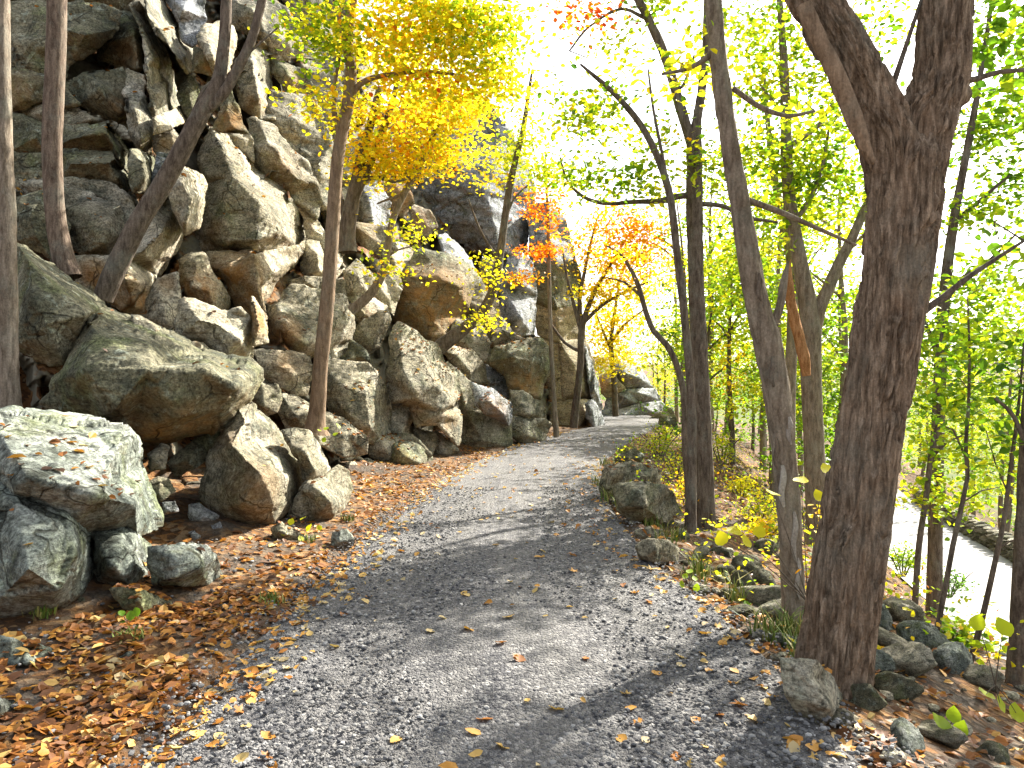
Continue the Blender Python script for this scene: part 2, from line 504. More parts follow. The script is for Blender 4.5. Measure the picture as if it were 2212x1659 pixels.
def in_poly(p, poly):
    x, y = p[:, 0], p[:, 1]
    r = np.zeros(len(p), bool)
    n = len(poly)
    for a in range(n):
        x0, y0 = poly[a]; x1, y1 = poly[(a + 1) % n]
        cnd = (y0 > y) != (y1 > y)
        if cnd.any():
            xi = (x1 - x0) * (y - y0) / (y1 - y0 + 1e-12) + x0
            r ^= cnd & (x < xi)
    return r

def seg_dist(p, poly):
    d = np.full(len(p), 1e9)
    n = len(poly)
    for a in range(n):
        A = poly[a]; B = poly[(a + 1) % n]
        ab = B - A; L = (ab * ab).sum() + 1e-9
        tt = np.clip(((p - A) @ ab) / L, 0, 1)
        q = A + tt[:, None] * ab
        d = np.minimum(d, np.sqrt(((p - q) ** 2).sum(1)))
    return d

_rk = [0]
def rock(out, inner=(), Y=None, s=0.5, bulge=None, rnd=None, th=None, m='r', label=None, name='boulder', cat='boulder',
         group=None, rust=(), ru=0.35, rough=1.0, sp=None, bed=(0.25, -0.15, 1.0), smooth=0, parent=None, ridges=(), tuck=0.0):
    """A solid stone: outline and inner corner points are (px, py[, metres nearer(-) / farther(+)])."""
    _rk[0] += 1
    rng = np.random.default_rng(100 + _rk[0])
    o3 = np.array([(*q, 0.0) if len(q) == 2 else q for q in out], float)
    o3[:, 2] = np.where(o3[:, 2] > 0.25, o3[:, 2] * 1.7, o3[:, 2])
    poly = o3[:, :2]
    x, y = poly[:, 0], poly[:, 1]
    area = abs(np.sum(x * np.roll(y, -1) - np.roll(x, -1) * y)) / 2
    cen = poly.mean(0)
    Yc = Y if Y is not None else float(DEP(*cen))
    size = math.sqrt(area) / F_PX * Yc
    # depth plane the stone is set on
    def plane(p):
        d = DEP(p[:, 0], p[:, 1]) - float(DEP(*cen))
        d = np.clip(d, -0.6 * size, 0.6 * size)
        return Yc + s * d + (0 if Y is not None else -0.15 * size)
    if bulge is None: bulge = 0.30 * size
    if rnd is None: rnd = 0.025 * size
    if th is None: th = 0.75 * size
    inner = [(*q, -bulge) if len(q) == 2 else q for q in inner]
    if not inner:
        span = poly.max(0) - poly.min(0)
        k = 2 if area < 9000 else 3
        cand = cen + (rng.random((60, 2)) - 0.5) * span * 0.75
        cand = cand[in_poly(cand, poly)]
        cand = cand[seg_dist(cand, poly) > 0.16 * math.sqrt(area)]
        pick = []
        for q in cand:
            if all(np.hypot(*(q - w)) > 0.3 * math.sqrt(area) for w in pick): pick.append(q)
            if len(pick) == k: break
        if not pick: pick = [cen]
        inner = [(q[0], q[1], -bulge * (0.55 + 0.9 * rng.random())) for q in pick]
    i3 = np.array(inner, float)
    C = np.concatenate((o3, i3))
    n0 = len(o3)
    edges = [(a, (a + 1) % n0) for a in range(n0)] + [(n0 + a, n0 + b) for a, b in ridges]
    cv, _, ct, ov, _, _ = delaunay_2d_cdt([Vector(q[:2]) for q in C], edges, [list(range(n0))], 1, 1e-4)
    cv = np.array([tuple(q) for q in cv]); ct = np.array([q[:3] for q in ct])
    cz = np.array([C[q[0]][2] if q else 0.0 for q in ov])
    def coarse(p):
        z = np.zeros(len(p)); best = np.full(len(p), -1e9)
        for a, b, c_ in ct:
            A, B, Cc = cv[a], cv[b], cv[c_]
            den = (B[1] - Cc[1]) * (A[0] - Cc[0]) + (Cc[0] - B[0]) * (A[1] - Cc[1])
            if abs(den) < 1e-9: continue
            w0 = ((B[1] - Cc[1]) * (p[:, 0] - Cc[0]) + (Cc[0] - B[0]) * (p[:, 1] - Cc[1])) / den
            w1 = ((Cc[1] - A[1]) * (p[:, 0] - Cc[0]) + (A[0] - Cc[0]) * (p[:, 1] - Cc[1])) / den
            w2 = 1 - w0 - w1
            mn = np.minimum(np.minimum(w0, w1), w2)
            up = mn > best
            W = np.clip(np.stack((w0, w1, w2), 1), 0, 1); W /= W.sum(1, keepdims=True)
            z = np.where(up, W[:, 0] * cz[a] + W[:, 1] * cz[b] + W[:, 2] * cz[c_], z)
            best = np.maximum(best, mn)
        return z
    if sp is None: sp = 3.6 if area > 4000 else 3.0
    # fine points
    bd = []
    for a in range(n0):
        A, B = poly[a], poly[(a + 1) % n0]
        k = max(1, int(np.hypot(*(B - A)) / sp))
        for j in range(k): bd.append(A + (B - A) * j / k)
    bd = np.array(bd)
    # chip the straight edges of the outline
    wob = fbm(np.concatenate((bd * 0.035, np.full((len(bd), 1), _rk[0] * 3.1)), 1), 4, 31)
    wob2 = fbm(np.concatenate((bd * 0.035, np.full((len(bd), 1), _rk[0] * 3.1 + 50)), 1), 4, 37)
    amp = min(0.045 * math.sqrt(area), 5.5)
    bd = bd + np.stack((wob, wob2), 1) * amp
    e1 = np.roll(bd, -3, 0) - np.roll(bd, 3, 0)
    sgn = 1 if np.sum(x * np.roll(y, -1) - np.roll(x, -1) * y) > 0 else -1
    nrm = np.stack((e1[:, 1], -e1[:, 0]), 1) * sgn
    bd = bd + nrm / (np.linalg.norm(nrm, axis=1, keepdims=True) + 1e-9) * min(3.0, 0.03 * math.sqrt(area))
    lo, hi = bd.min(0), bd.max(0)
    gx_ = np.arange(lo[0], hi[0], sp); gy_ = np.arange(lo[1], hi[1], sp * 0.87)
    G = np.stack(np.meshgrid(gx_, gy_), 2)
    G[1::2, :, 0] += sp / 2
    G = G.reshape(-1, 2) + (rng.random((G.size // 2, 2)) - 0.5) * sp * 0.5
    G = G[in_poly(G, bd)]
    if len(G): G = G[seg_dist(G, bd[::2]) > sp * 0.55]
    pts = np.concatenate((bd, G))
    nb = len(bd)
    fv, _, ft, _, _, _ = delaunay_2d_cdt([Vector(q) for q in pts], [(a, (a + 1) % nb) for a in range(nb)], [list(range(nb))], 1, 1e-5)
    p = np.array([tuple(q) for q in fv]); tri = np.array([q[:3] for q in ft])
    # orient towards the camera
    a_, b_, c_ = p[tri[:, 0]], p[tri[:, 1]], p[tri[:, 2]]
    flip = ((b_ - a_)[:, 0] * (c_ - a_)[:, 1] - (b_ - a_)[:, 1] * (c_ - a_)[:, 0]) > 0
    tri[flip] = tri[flip][:, [0, 2, 1]]
    e = np.concatenate((tri[:, [0, 1]], tri[:, [1, 2]], tri[:, [2, 0]]))
    key = np.sort(e, 1); uk, cnt = np.unique(key[:, 0] * 1000003 + key[:, 1], return_counts=True)
    be = uk[cnt == 1]
    isb = np.zeros(len(p), bool); isb[be // 1000003] = True; isb[be % 1000003] = True
    dd = seg_dist(p, bd[::2]) ; dd[isb] = 0
    R = 0.09 * math.sqrt(area)
    ee = np.clip(dd / R, 0, 1)
    z = coarse(p)
    ue = np.unique(key, axis=0)
    for _ in range(smooth):
        acc = np.zeros(len(p)); num = np.zeros(len(p))
        np.add.at(acc, ue[:, 0], z[ue[:, 1]]); np.add.at(acc, ue[:, 1], z[ue[:, 0]])
        np.add.at(num, ue[:, 0], 1); np.add.at(num, ue[:, 1], 1)
        z = 0.4 * z + 0.6 * acc / np.maximum(num, 1)
    z = z + rnd * (1 - np.sqrt(np.clip(1 - (1 - ee) ** 2, 0, 1)))
    base = plane(p)
    front = PA(p, base + z)
    # far side: smaller outline, deeper
    backp = p + (cen - p) * (0.22 * np.sqrt(ee))[:, None]
    back = PA(backp, base + z * 0 + np.maximum(z, 0) + th * np.sqrt(np.clip(1 - (1 - ee) ** 2, 0, 1)) + 0.02)
    n = len(p)
    remap = np.where(isb, np.arange(n), np.arange(n) + n)
    used = np.concatenate((np.ones(n, bool), ~isb))
    V = np.concatenate((front, back))
    V[:n][isb] = front[isb]
    T = np.concatenate((tri, remap[tri][:, [0, 2, 1]]))
    idx = np.cumsum(used) - 1
    V = V[used]; T = idx[T]
    N = normals(V, T)
    q = V + _rk[0] * 7.7
    sc = max(size, 0.15)
    bn = np.array(bed, float); bn /= np.linalg.norm(bn)
    lay = (q @ bn)
    lw = lay + 0.10 * sc * fbm(q * (0.9 / sc), 2, 91)
    st = vnoise(np.stack((lw * 5.5 / sc ** 0.5, 0 * lw, 0 * lw + 3), 1), 5) + 0.6 * vnoise(np.stack((lw * 8 / sc ** 0.5, 0 * lw, 0 * lw + 9), 1), 6)
    d1, d2, cid = worley((q * (1.3 / sc) + 0.35 * fbm(q * 1.8 / sc, 2, 12)[:, None]) * np.array([1, 1, 1.5]), 77)
    crack = np.clip(1 - (d2 - d1) / 0.045, 0, 1)
    disp = sc * 0.014 * fbm(q * (1.6 / sc), 3, 40) + rough * (
        0.015 * sc ** 0.6 * fbm(q * 4.2, 5, 44, 0.6, True) + 0.018 * sc ** 0.6 * st + (cid - 0.5) * 0.035 * sc ** 0.7 - 0.018 * sc ** 0.6 * crack)
    V = V + N * disp[:, None]
    # iron stain: on undersides, and where the photograph shows it
    N = normals(V, T)
    rs = np.clip(-N[:, 2] * 1.7 - 0.15, 0, 1) * ru
    fp = np.concatenate((p, backp))[used]
    for bx, by, br, bs in rust:
        rs = np.maximum(rs, bs * np.clip(1.35 - np.hypot(fp[:, 0] - bx, fp[:, 1] - by) / br, 0, 1))
    org = V.mean(0)
    me = make_mesh(name, V - org, T, ROCKS[m], True, vattr={'rust': rs})
    if parent is None and label is None: parent = cliff
    if parent is not None:
        o = link('rock_block', me, parent, org - np.array(parent.location))
        me.name = 'rock_block'
    else:
        o = link(name, me, None, org)
        tag(o, label, cat, group)
    collect(V, T)
    return o
B = rock

# ---- the layered shaded face at the upper left
B([(12,5),(60,-4),(105,6),(205,4),(262,24),(256,62),(214,110),(160,125),(142,172),(90,192),(16,190)], [(120,60,-.35),(60,130,-.25),(185,75,-.5)], m='d', s=.25)
B([(-40,-90),(120,-110),(330,-95),(318,-20),(262,22),(205,8),(100,2),(-40,0)], m='d', s=.3)
B([(203,78),(225,38),(265,18),(300,42),(312,62),(322,150),(305,158),(285,156),(268,146),(212,126)], [(290,74,-.6),(300,148,-.65),(240,92,-.35)], m='d', s=.2, rust=[(285,120,30,.5)])
B([(278,10,-.1),(300,2,.2),(312,40,.5),(342,85,.8),(362,115,1.0),(372,160,1.1),(382,205,1.2),(390,226,1.2),(362,241,.4),(334,252,-.2),(328,232,-.3),(319,190,-.35),(316,140,-.35),(312,85,-.3),(298,50,-.2)], [(330,130,-.25),(345,200,-.2)], m='r', rnd=.03, s=.3, Y=12.6, th=1.2)
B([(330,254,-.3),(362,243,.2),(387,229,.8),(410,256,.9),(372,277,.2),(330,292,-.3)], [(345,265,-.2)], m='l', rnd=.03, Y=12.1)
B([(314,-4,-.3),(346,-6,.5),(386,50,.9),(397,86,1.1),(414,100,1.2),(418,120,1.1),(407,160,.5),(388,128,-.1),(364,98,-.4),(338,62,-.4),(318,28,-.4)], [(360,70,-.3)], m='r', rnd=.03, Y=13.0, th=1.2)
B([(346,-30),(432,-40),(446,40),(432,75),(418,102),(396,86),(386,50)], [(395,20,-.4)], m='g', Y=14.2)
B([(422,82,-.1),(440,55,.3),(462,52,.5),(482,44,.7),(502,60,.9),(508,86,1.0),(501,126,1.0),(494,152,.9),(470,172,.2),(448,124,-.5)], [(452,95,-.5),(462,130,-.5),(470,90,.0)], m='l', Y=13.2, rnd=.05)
B([(420,100),(448,122,-.4),(475,172),(440,160),(414,156)], m='d', Y=13.1, rust=[(455,140,30,.9)], s=.3)
B([(138,184),(185,160),(266,144),(273,160),(269,200),(276,245),(273,276),(250,266),(225,251),(170,226)], [(190,166,-.15),(215,192,-.5),(262,240,-.45),(235,180,-.1)], m='d', s=.2, rust=[(255,240,40,.5)], ridges=[(0,1),(1,2)])
B([(273,150),(311,163),(312,200),(332,280),(327,300),(327,336,.4),(300,322),(275,286),(277,240),(270,200)], [(290,240,-.4),(305,300,-.3)], m='r', Y=12.2)
B([(48,236),(90,214),(140,227),(176,240),(240,262),(272,276),(290,300),(272,296),(235,267),(140,276),(95,271),(48,248)], [(110,245,-.3),(200,258,-.25)], m='l', s=.3)
B([(16,150),(140,172),(138,190),(172,226),(140,228),(90,215),(48,236),(14,240)], m='d', s=.3, rust=[(40,220,60,.5)])
B([(14,250),(50,250),(95,272),(140,277),(232,264,-.2),(252,290,.6),(285,328,.9),(286,352,.9),(278,372,.5),(256,342,-.2),(240,326),(180,331),(100,331),(14,330)], [(150,300,-.35),(228,285,-.45),(246,315,-.4),(80,295,-.25)], m='d', s=.25)
B([(14,332),(130,326),(240,326),(246,344,-.3),(268,370,.4),(285,384,.9),(287,416,.8),(268,411),(235,391),(140,386),(14,391)], [(150,352,-.3),(236,352,-.4),(255,385,-.35)], m='d', s=.25)
B([(281,324,-.1),(302,325,.2),(332,341,.8),(343,372,1.0),(336,402,.8),(322,417,.4),(290,417,-.2),(279,380,-.2)], [(308,350,-.35),(312,385,-.35)], m='d', Y=11.2)
B([(128,404),(200,420),(256,444),(267,480),(263,520),(236,549),(180,550),(153,536),(148,500),(138,450)], [(180,460,-.3),(235,480,-.45),(225,525,-.4)], m='r', s=.4)
B([(30,393),(130,388),(240,394),(268,420),(286,440),(302,480),(292,522,.4),(268,500),(256,444),(200,420),(90,430),(30,430)], m='r', s=.3)
B([(20,430),(120,405),(140,452),(150,505),(155,538),(110,560),(40,520)], m='d', s=.4)
B([(160,555),(235,552),(262,605),(238,652),(200,640),(165,600)], m='r', Y=10.3, rust=[(205,600,40,.85)], s=.3)
# big white sunlit pillar behind the leaning tree, rust stained at its foot
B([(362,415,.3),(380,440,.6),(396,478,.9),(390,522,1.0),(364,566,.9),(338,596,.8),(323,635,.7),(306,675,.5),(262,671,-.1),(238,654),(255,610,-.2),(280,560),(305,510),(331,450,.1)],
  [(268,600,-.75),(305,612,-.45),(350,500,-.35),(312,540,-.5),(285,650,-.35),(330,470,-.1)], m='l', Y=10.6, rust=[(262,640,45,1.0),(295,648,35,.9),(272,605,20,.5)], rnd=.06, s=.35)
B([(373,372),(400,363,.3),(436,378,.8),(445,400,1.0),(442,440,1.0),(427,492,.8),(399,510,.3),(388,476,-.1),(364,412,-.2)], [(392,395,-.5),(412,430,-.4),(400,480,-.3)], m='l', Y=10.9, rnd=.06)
B([(330,290),(372,277),(392,300),(380,330),(350,345),(335,330)], m='r', Y=12.3, rust=[(360,310,25,.5)])
B([(340,330),(378,335),(372,372),(345,420),(325,410)], m='g', Y=11.8)
B([(380,206),(408,155),(425,180),(440,230),(425,265),(410,258),(390,228)], m='d', Y=13.6)
# the great sunlit block in the middle
B([(422,500),(425,440),(438,400),(432,345),(440,298),(459,276),(492,298,.3),(532,332,.5),(545,366,.5),(602,394,.7),(625,412,.8),(648,440,1.0),(661,480,1.1),(664,516,1.1),(642,532,.7),(600,541,.3),(555,546),(500,541),(470,551),(430,556)],
  [(470,300,-.35),(500,380,-.75),(560,440,-.8),(600,500,-.45),(555,520,-.8),(480,470,-.6),(450,380,-.4),(520,345,-.2),(500,520,-.6)], ridges=[(0,1),(1,2),(2,3)], m='r', rnd=.12, s=.4, rust=[(455,510,40,.45)])
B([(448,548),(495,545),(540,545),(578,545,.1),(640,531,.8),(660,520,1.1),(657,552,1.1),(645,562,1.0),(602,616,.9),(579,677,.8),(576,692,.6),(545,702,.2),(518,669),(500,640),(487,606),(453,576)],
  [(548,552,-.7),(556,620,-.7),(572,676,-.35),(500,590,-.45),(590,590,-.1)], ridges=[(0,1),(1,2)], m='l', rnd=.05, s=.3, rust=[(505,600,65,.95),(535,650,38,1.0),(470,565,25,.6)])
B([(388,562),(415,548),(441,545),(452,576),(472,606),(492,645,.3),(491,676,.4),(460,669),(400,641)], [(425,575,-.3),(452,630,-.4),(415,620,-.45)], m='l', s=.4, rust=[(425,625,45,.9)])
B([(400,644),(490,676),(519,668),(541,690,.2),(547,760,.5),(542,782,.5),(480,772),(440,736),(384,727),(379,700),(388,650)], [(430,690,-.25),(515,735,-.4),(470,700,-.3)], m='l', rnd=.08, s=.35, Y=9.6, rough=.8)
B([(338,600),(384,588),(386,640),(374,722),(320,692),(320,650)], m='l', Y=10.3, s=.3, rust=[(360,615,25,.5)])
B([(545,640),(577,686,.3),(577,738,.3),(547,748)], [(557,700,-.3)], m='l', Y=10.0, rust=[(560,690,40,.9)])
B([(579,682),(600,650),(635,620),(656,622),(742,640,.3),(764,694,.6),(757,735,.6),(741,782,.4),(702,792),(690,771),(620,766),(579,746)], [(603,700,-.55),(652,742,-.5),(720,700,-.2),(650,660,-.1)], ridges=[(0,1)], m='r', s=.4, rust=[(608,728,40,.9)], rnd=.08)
B([(622,611),(650,600),(690,600),(741,605),(747,640),(742,657),(690,628),(635,622)], m='r', s=.5)
B([(652,540),(660,524),(690,519,.2),(716,535,.6),(737,546,.9),(742,581,.9),(725,601,.7),(690,598,.2),(654,601)], [(684,548,-.4),(690,585,-.35)], ridges=[(0,1)], m='l', s=.4)
B([(535,260),(551,254),(592,270),(626,320),(661,350),(686,400),(692,432),(686,471),(668,456),(620,421),(574,391),(544,351),(540,300)], [(575,300,-.45),(640,385,-.5),(560,330,-.4)], ridges=[(0,1)], m='r', s=.4, rust=[(600,370,50,.35)])
B([(583,195),(640,204),(682,209),(702,260),(717,310),(722,400),(702,452),(690,431),(665,350),(622,312),(580,271),(574,230)], [(640,260,-.4),(690,350,-.4)], m='r', s=.5)
B([(511,130),(540,94),(571,92,.2),(582,110,.5),(585,170,.6),(592,230,.5),(590,256),(560,256),(520,231),(509,170)], [(545,140,-.4),(560,215,-.5)], ridges=[(0,1)], m='r', s=.4, rust=[(550,225,28,.6)])
B([(459,280),(497,190),(515,235),(532,286),(480,286)], m='d', Y=12.6, rust=[(500,265,35,.9)], s=.3)
B([(494,-4),(575,-8),(621,20),(642,60),(652,110),(625,131),(590,121),(560,90),(500,52)], m='r', s=.5)
B([(575,-60),(700,-60),(760,10),(720,90),(655,110),(640,55),(620,15)], m='r', s=.6)
B([(582,110),(625,139),(666,160),(682,205),(640,210),(604,180),(584,150)], m='d', s=.5, rust=[(630,185,30,.6)])
B([(655,115),(720,95),(765,160),(770,260),(722,320),(702,262),(684,208),(668,160)], m='r', s=.6)
B([(454,275),(535,286),(546,300),(549,351),(530,331),(490,302)], m='l', s=.4)
B([(610,399),(641,425),(681,470),(712,520),(706,546),(690,520),(662,512),(657,470),(630,426)], m='l', s=.4, rust=[(660,460,40,.4)])
B([(722,330),(780,300),(812,385),(778,400),(768,440),(745,545),(718,520),(692,440),(704,450),(724,400)], m='r', s=.6)
B([(779,400),(811,384),(842,440,.3),(837,481,.4),(811,502),(775,481),(769,431)], [(800,440,-.4)], m='g', s=.4)
B([(740,485),(775,481),(836,490),(862,540),(830,561),(800,541),(770,522)], m='r', s=.5, rust=[(790,500,30,.4)])
B([(820,536,-.1),(850,520,.3),(882,530,.8),(908,560,.9),(891,582,.4),(850,592,-.1),(825,571,-.1)], [(850,560,-.4)], m='l', s=.4)
B([(828,380),(880,400),(896,440),(870,470),(840,450)], m='d', s=.3, rust=[(860,425,40,.9)])
B([(880,440),(930,455),(946,490),(921,511),(895,490)], m='r', s=.4, rust=[(910,475,30,.8)])
B([(800,560),(830,563),(860,590),(870,620),(845,645),(815,620)], m='r', s=.5)
B([(742,585),(770,560),(805,590),(800,640),(770,660),(748,640)], [(775,600,-.4)], m='l', s=.5)
B([(760,660,0),(800,640,.2),(835,660,.4),(838,690,.4),(800,710),(765,690)], m='r', s=.4, rust=[(790,690,26,.5)])
B([(800,600),(845,600),(865,625),(850,680),(830,662),(805,640)], m='l', s=.5)
B([(545,755),(600,755),(671,770),(677,810),(661,851),(640,856),(600,831),(570,811),(558,781)], m='l', s=.4, rust=[(620,790,40,.5)])
B([(556,812),(600,832),(606,862),(598,892),(570,900),(548,860)], m='r', s=.4)
B([(604,850),(640,856),(700,890),(741,905),(792,945),(792,977),(741,987),(700,962),(620,926),(603,892)], m='r', s=.7, rough=.7)
B([(893,925),(940,935),(947,960),(930,986),(905,966)], m='r', s=.4)
B([(938,930),(985,964),(992,976),(945,987),(937,960)], m='r', s=.4)
B([(790,955),(850,940),(890,940),(930,985),(900,1000),(850,1000),(800,985)], m='r', s=.7)
B([(982,798),(1020,829),(1061,850),(1100,890),(1104,921),(1102,966),(1050,972),(1010,977),(985,962),(984,905)], [(1005,880,-.5),(1060,900,-.45),(1040,950,-.4)], m='r', s=.25, rnd=.06, rough=.6)
B([(954,756),(980,749),(1021,755),(1046,790,.3),(1052,830,.3),(1020,821),(990,801),(974,780)], m='l', s=.4)
B([(1045,785),(1096,805),(1099,862),(1060,841),(1045,826)], m='g', s=.4)
B([(960,740),(985,690),(1030,690),(1060,740),(1050,785),(1020,756)], m='r', s=.5)
B([(1000,640),(1040,610),(1075,650),(1085,720),(1060,742),(1030,690)], m='r', s=.5, rust=[(1050,690,30,.4)])
B([(945,508),(961,504,.2),(1001,540,.7),(1022,570,.9),(1037,612,1.0),(1024,622,.4),(998,572,-.2),(958,546,-.3)], [(985,548,-.1)], m='g', s=.3)
# pieces lying in the dark hollow under the leaning boulder and behind the stump
B([(318,980),(350,958),(366,964),(357,1012),(325,1016)], m='r', Y=7.6)
B([(360,1000),(420,950),(470,930),(490,960),(430,1010),(380,1030)], m='d', Y=8.3)

# ---- loose boulders, each a thing of its own
B([(-60,900),(0,888),(40,887),(100,894),(190,904),(265,914,.1),(297,945,.25),(306,1000,.3),(327,1060,.35),(347,1115,.35),(341,1141,.3),(300,1161),(270,1151),(205,1152),(100,1180),(-60,1180)],
  [(0,940,-.35),(120,955,-.4),(255,965,-.4),(60,1030,-.75),(210,1070,-.8),(290,1090,-.45),(150,1000,-.6)], m='b', Y=5.75, th=1.5, rnd=.14, s=.55, sp=3.6,
  label='flat topped blue green lichen boulder under the leftmost trunk, sprinkled with yellow leaves')
B([(-60,1030),(0,1018),(60,1033),(150,1078,.05),(201,1130,.2),(209,1180,.3),(206,1240,.35),(170,1291,.2),(110,1312),(0,1347),(-60,1350)],
  [(40,1090,-.35),(130,1130,-.45),(165,1200,-.35),(60,1230,-.5),(120,1270,-.3)], m='b', Y=4.95, th=1.0, rnd=.12, s=.4, sp=3.6,
  label='rounded lichen crusted boulder overhanging the leaves at the left edge, below the flat topped one')
B([(36,525,.4),(60,534,.5),(110,569,.55),(200,639,.6),(228,660,.6),(192,692,.2),(160,741),(135,786),(110,792),(70,771),(36,750)],
  [(60,565,-.25),(140,640,-.3),(185,680,-.3),(100,700,-.4),(70,640,-.35)], ridges=[(0,1),(1,2)], m='d', Y=7.6, th=1.1, rnd=.05, s=.3,
  label='dark slab leaning beside the leftmost trunk, upper neighbour of the big overhanging boulder')
B([(84,870),(100,829),(140,779),(190,679,.3),(226,664,.7),(290,689,.9),(331,704,.9),(441,759,.9),(482,769,.8),(536,780,.7),(561,800,.7),(561,831,.7),(546,861,.6),(511,901,.5),(461,931,.4),(381,951,.35),(330,963,.35),(300,946,.25),(284,930,.15),(200,906),(130,891)],
  [(205,720,-.1),(185,800,-.55),(320,800,-.65),(440,800,-.45),(505,835,-.15),(250,885,-.5),(390,900,-.35),(480,885,.0),(320,740,.1)], ridges=[(1,2),(2,3),(3,4)], m='d', Y=7.35, th=1.6, rnd=.10, s=.2,
  rust=[(330,945,60,1.0),(430,925,60,.8),(250,915,40,.4)], sp=3.8, label='huge overhanging boulder with a red rusty underside over a dark hollow')
B([(282,680),(301,681,.1),(361,714,.5),(446,764,.8),(400,757,.1),(330,722,-.1),(289,701,-.1)], [(340,712,-.1)], m='l', Y=8.6, rnd=.03, th=.5,
  label='thin pale sunlit ledge along the back of the huge overhanging boulder', name='rock_ledge', cat='rock')
B([(429,1060),(450,988),(485,923),(511,878),(546,868,.2),(562,890,.4),(611,939,.6),(652,1000,.65),(657,1040,.6),(654,1086,.5),(620,1111,.3),(590,1131,.1),(540,1142),(500,1131),(454,1101)],
  [(500,960,-.55),(565,1025,-.75),(620,1030,-.15),(520,1090,-.55),(590,1090,-.4),(530,910,-.2)], ridges=[(5,0),(0,1),(1,4)], m='r', Y=8.15, th=1.3, rnd=.10, s=.3, rust=[(545,1060,60,.45),(490,945,30,.5)], rough=.7,
  label='big pointed grey brown boulder standing in the leaves in front of the dark hollow')
B([(609,930),(640,924),(666,930,.2),(691,970,.4),(713,1010,.45),(700,1036,.3),(660,1041),(650,1010),(630,965)], [(655,975,-.3),(680,1015,-.15)], m='r', Y=8.7, s=.4,
  label='split off shard leaning on the right shoulder of the pointed boulder', name='rock_shard', cat='rock')
B([(624,1120),(650,1060),(665,1040),(701,1036,.2),(730,1010,.4),(753,1020,.6),(757,1060,.6),(751,1101,.5),(720,1116,.2),(670,1129)], [(690,1060,-.3),(715,1085,-.3)], m='r', Y=8.6, s=.3,
  label='squat broken boulder at the right foot of the pointed boulder, below the leaning shard')
B([(202,1150),(260,1139),(291,1154,.1),(326,1180,.3),(331,1250,.25),(280,1266),(215,1256),(204,1230)], [(262,1170,-.2),(240,1225,-.25),(290,1215,-.1)], m='b', Y=5.45, s=.4,
  label='angular blue grey rock, left one of the pair lying at the edge of the litter')
B([(324,1186),(400,1177),(446,1180,.1),(469,1205,.25),(477,1246,.3),(450,1263,.2),(400,1266),(329,1262)], [(370,1205,-.12),(430,1225,-.15),(380,1245,-.15)], m='b', Y=5.5, s=.4,
  label='blocky rock with a pale chipped end, right one of the pair at litter edge')
B([(239,1271),(290,1269),(341,1290,.1),(366,1305,.2),(366,1336,.15),(320,1342),(260,1312)], [(300,1295,-.1)], m='d', Y=5.0, s=.4, th=.3,
  label='dark rock half sunk in orange leaves below the blocky pair', name='rock', cat='rock')
B([(-60,1370),(0,1378),(50,1394),(110,1409),(171,1465,.15),(151,1487,.1),(90,1482),(0,1442),(-60,1420)], [(60,1430,-.15),(120,1450,-.1)], m='b', Y=4.15, s=.4, th=.4,
  label='smooth grey green rock sloping into the leaves at the lower left edge', name='rock', cat='rock')
B([(-30,1340),(60,1319),(68,1350),(66,1381),(-30,1385)], m='b', Y=4.75, th=.4, label='small shaded rock wedged beneath the rounded lichen boulder at the left edge', name='rock', cat='rock')
B([(60,1330),(130,1310),(180,1290),(185,1330),(120,1370),(70,1385)], m='d', Y=4.95, th=.4, label='dark crumbly rock in shadow right of the wedged rock at left', name='rock', cat='rock')
STONES = [
 ([(264,1381),(310,1354),(341,1370),(339,1386),(270,1396)], 4.6, 'b', 'pale triangular stone lying in leaves near the left road edge'),
 ([(257,1420),(280,1409),(306,1415),(301,1433),(264,1431)], 4.25, 'b', 'small flat grey stone in the litter below the pale triangular one'),
 ([(-20,1500),(35,1514),(44,1550),(21,1577),(-20,1580)], 3.55, 'b', 'blue grey stone cut by the lower left edge of the view'),
 ([(407,1090),(430,1086),(471,1115),(466,1131),(414,1133)], 7.6, 'g', 'light grey stone on bare soil left of the pointed boulder foot'),
 ([(456,1136),(475,1127),(488,1160),(470,1171),(454,1166)], 7.4, 'g', 'upright light grey chip of rock just right of the light grey stone'),
 ([(407,1150),(420,1146),(433,1160),(420,1169)], 7.2, 'g', 'tiny pale stone below the light grey stone by the hollow'),
 ([(317,1045),(340,1029),(366,1035),(379,1060),(350,1083),(324,1071)], 7.1, 'r', 'roundish brown stone in the mouth of the dark hollow'),
 ([(350,1085),(378,1082),(385,1105),(355,1110)], 6.9, 'g', 'small flat grey stone in front of the roundish stone of the hollow'),
 ([(582,1140),(610,1129),(641,1145),(661,1160),(666,1171),(590,1161)], 7.5, 'r', 'long low stone in leaves before the squat broken boulder'),
 ([(719,1151),(750,1144),(766,1165),(763,1186),(714,1181)], 7.3, 'b', 'round grey stone at the road edge below the squat broken boulder'),
 ([(774,1000),(795,989),(829,1010),(826,1026),(780,1023)], 13.6, 'r', 'flat grey rock lying in litter between the slope and the mossy topped rock'),
 ([(744,1000),(765,997),(786,1015),(791,1031),(754,1031)], 12.8, 'l', 'jumble stone with pale sunlit side left of the flat grey rock'),
 ([(730,980),(770,978),(790,1000),(760,1000),(735,1000)], 13.4, 'l', 'cream coloured stone at the foot of the straight slender trunk slab'),
 ([(824,970),(840,959),(853,965),(849,986),(827,991)], 14.8, 'r', 'small dark stone touching the left of the mossy topped rock'),
]
for o_, y_, m_, l_ in STONES:
    B(o_, Y=y_, m=m_, label=l_, name='stone', cat='stone', s=.4, sp=2.6)
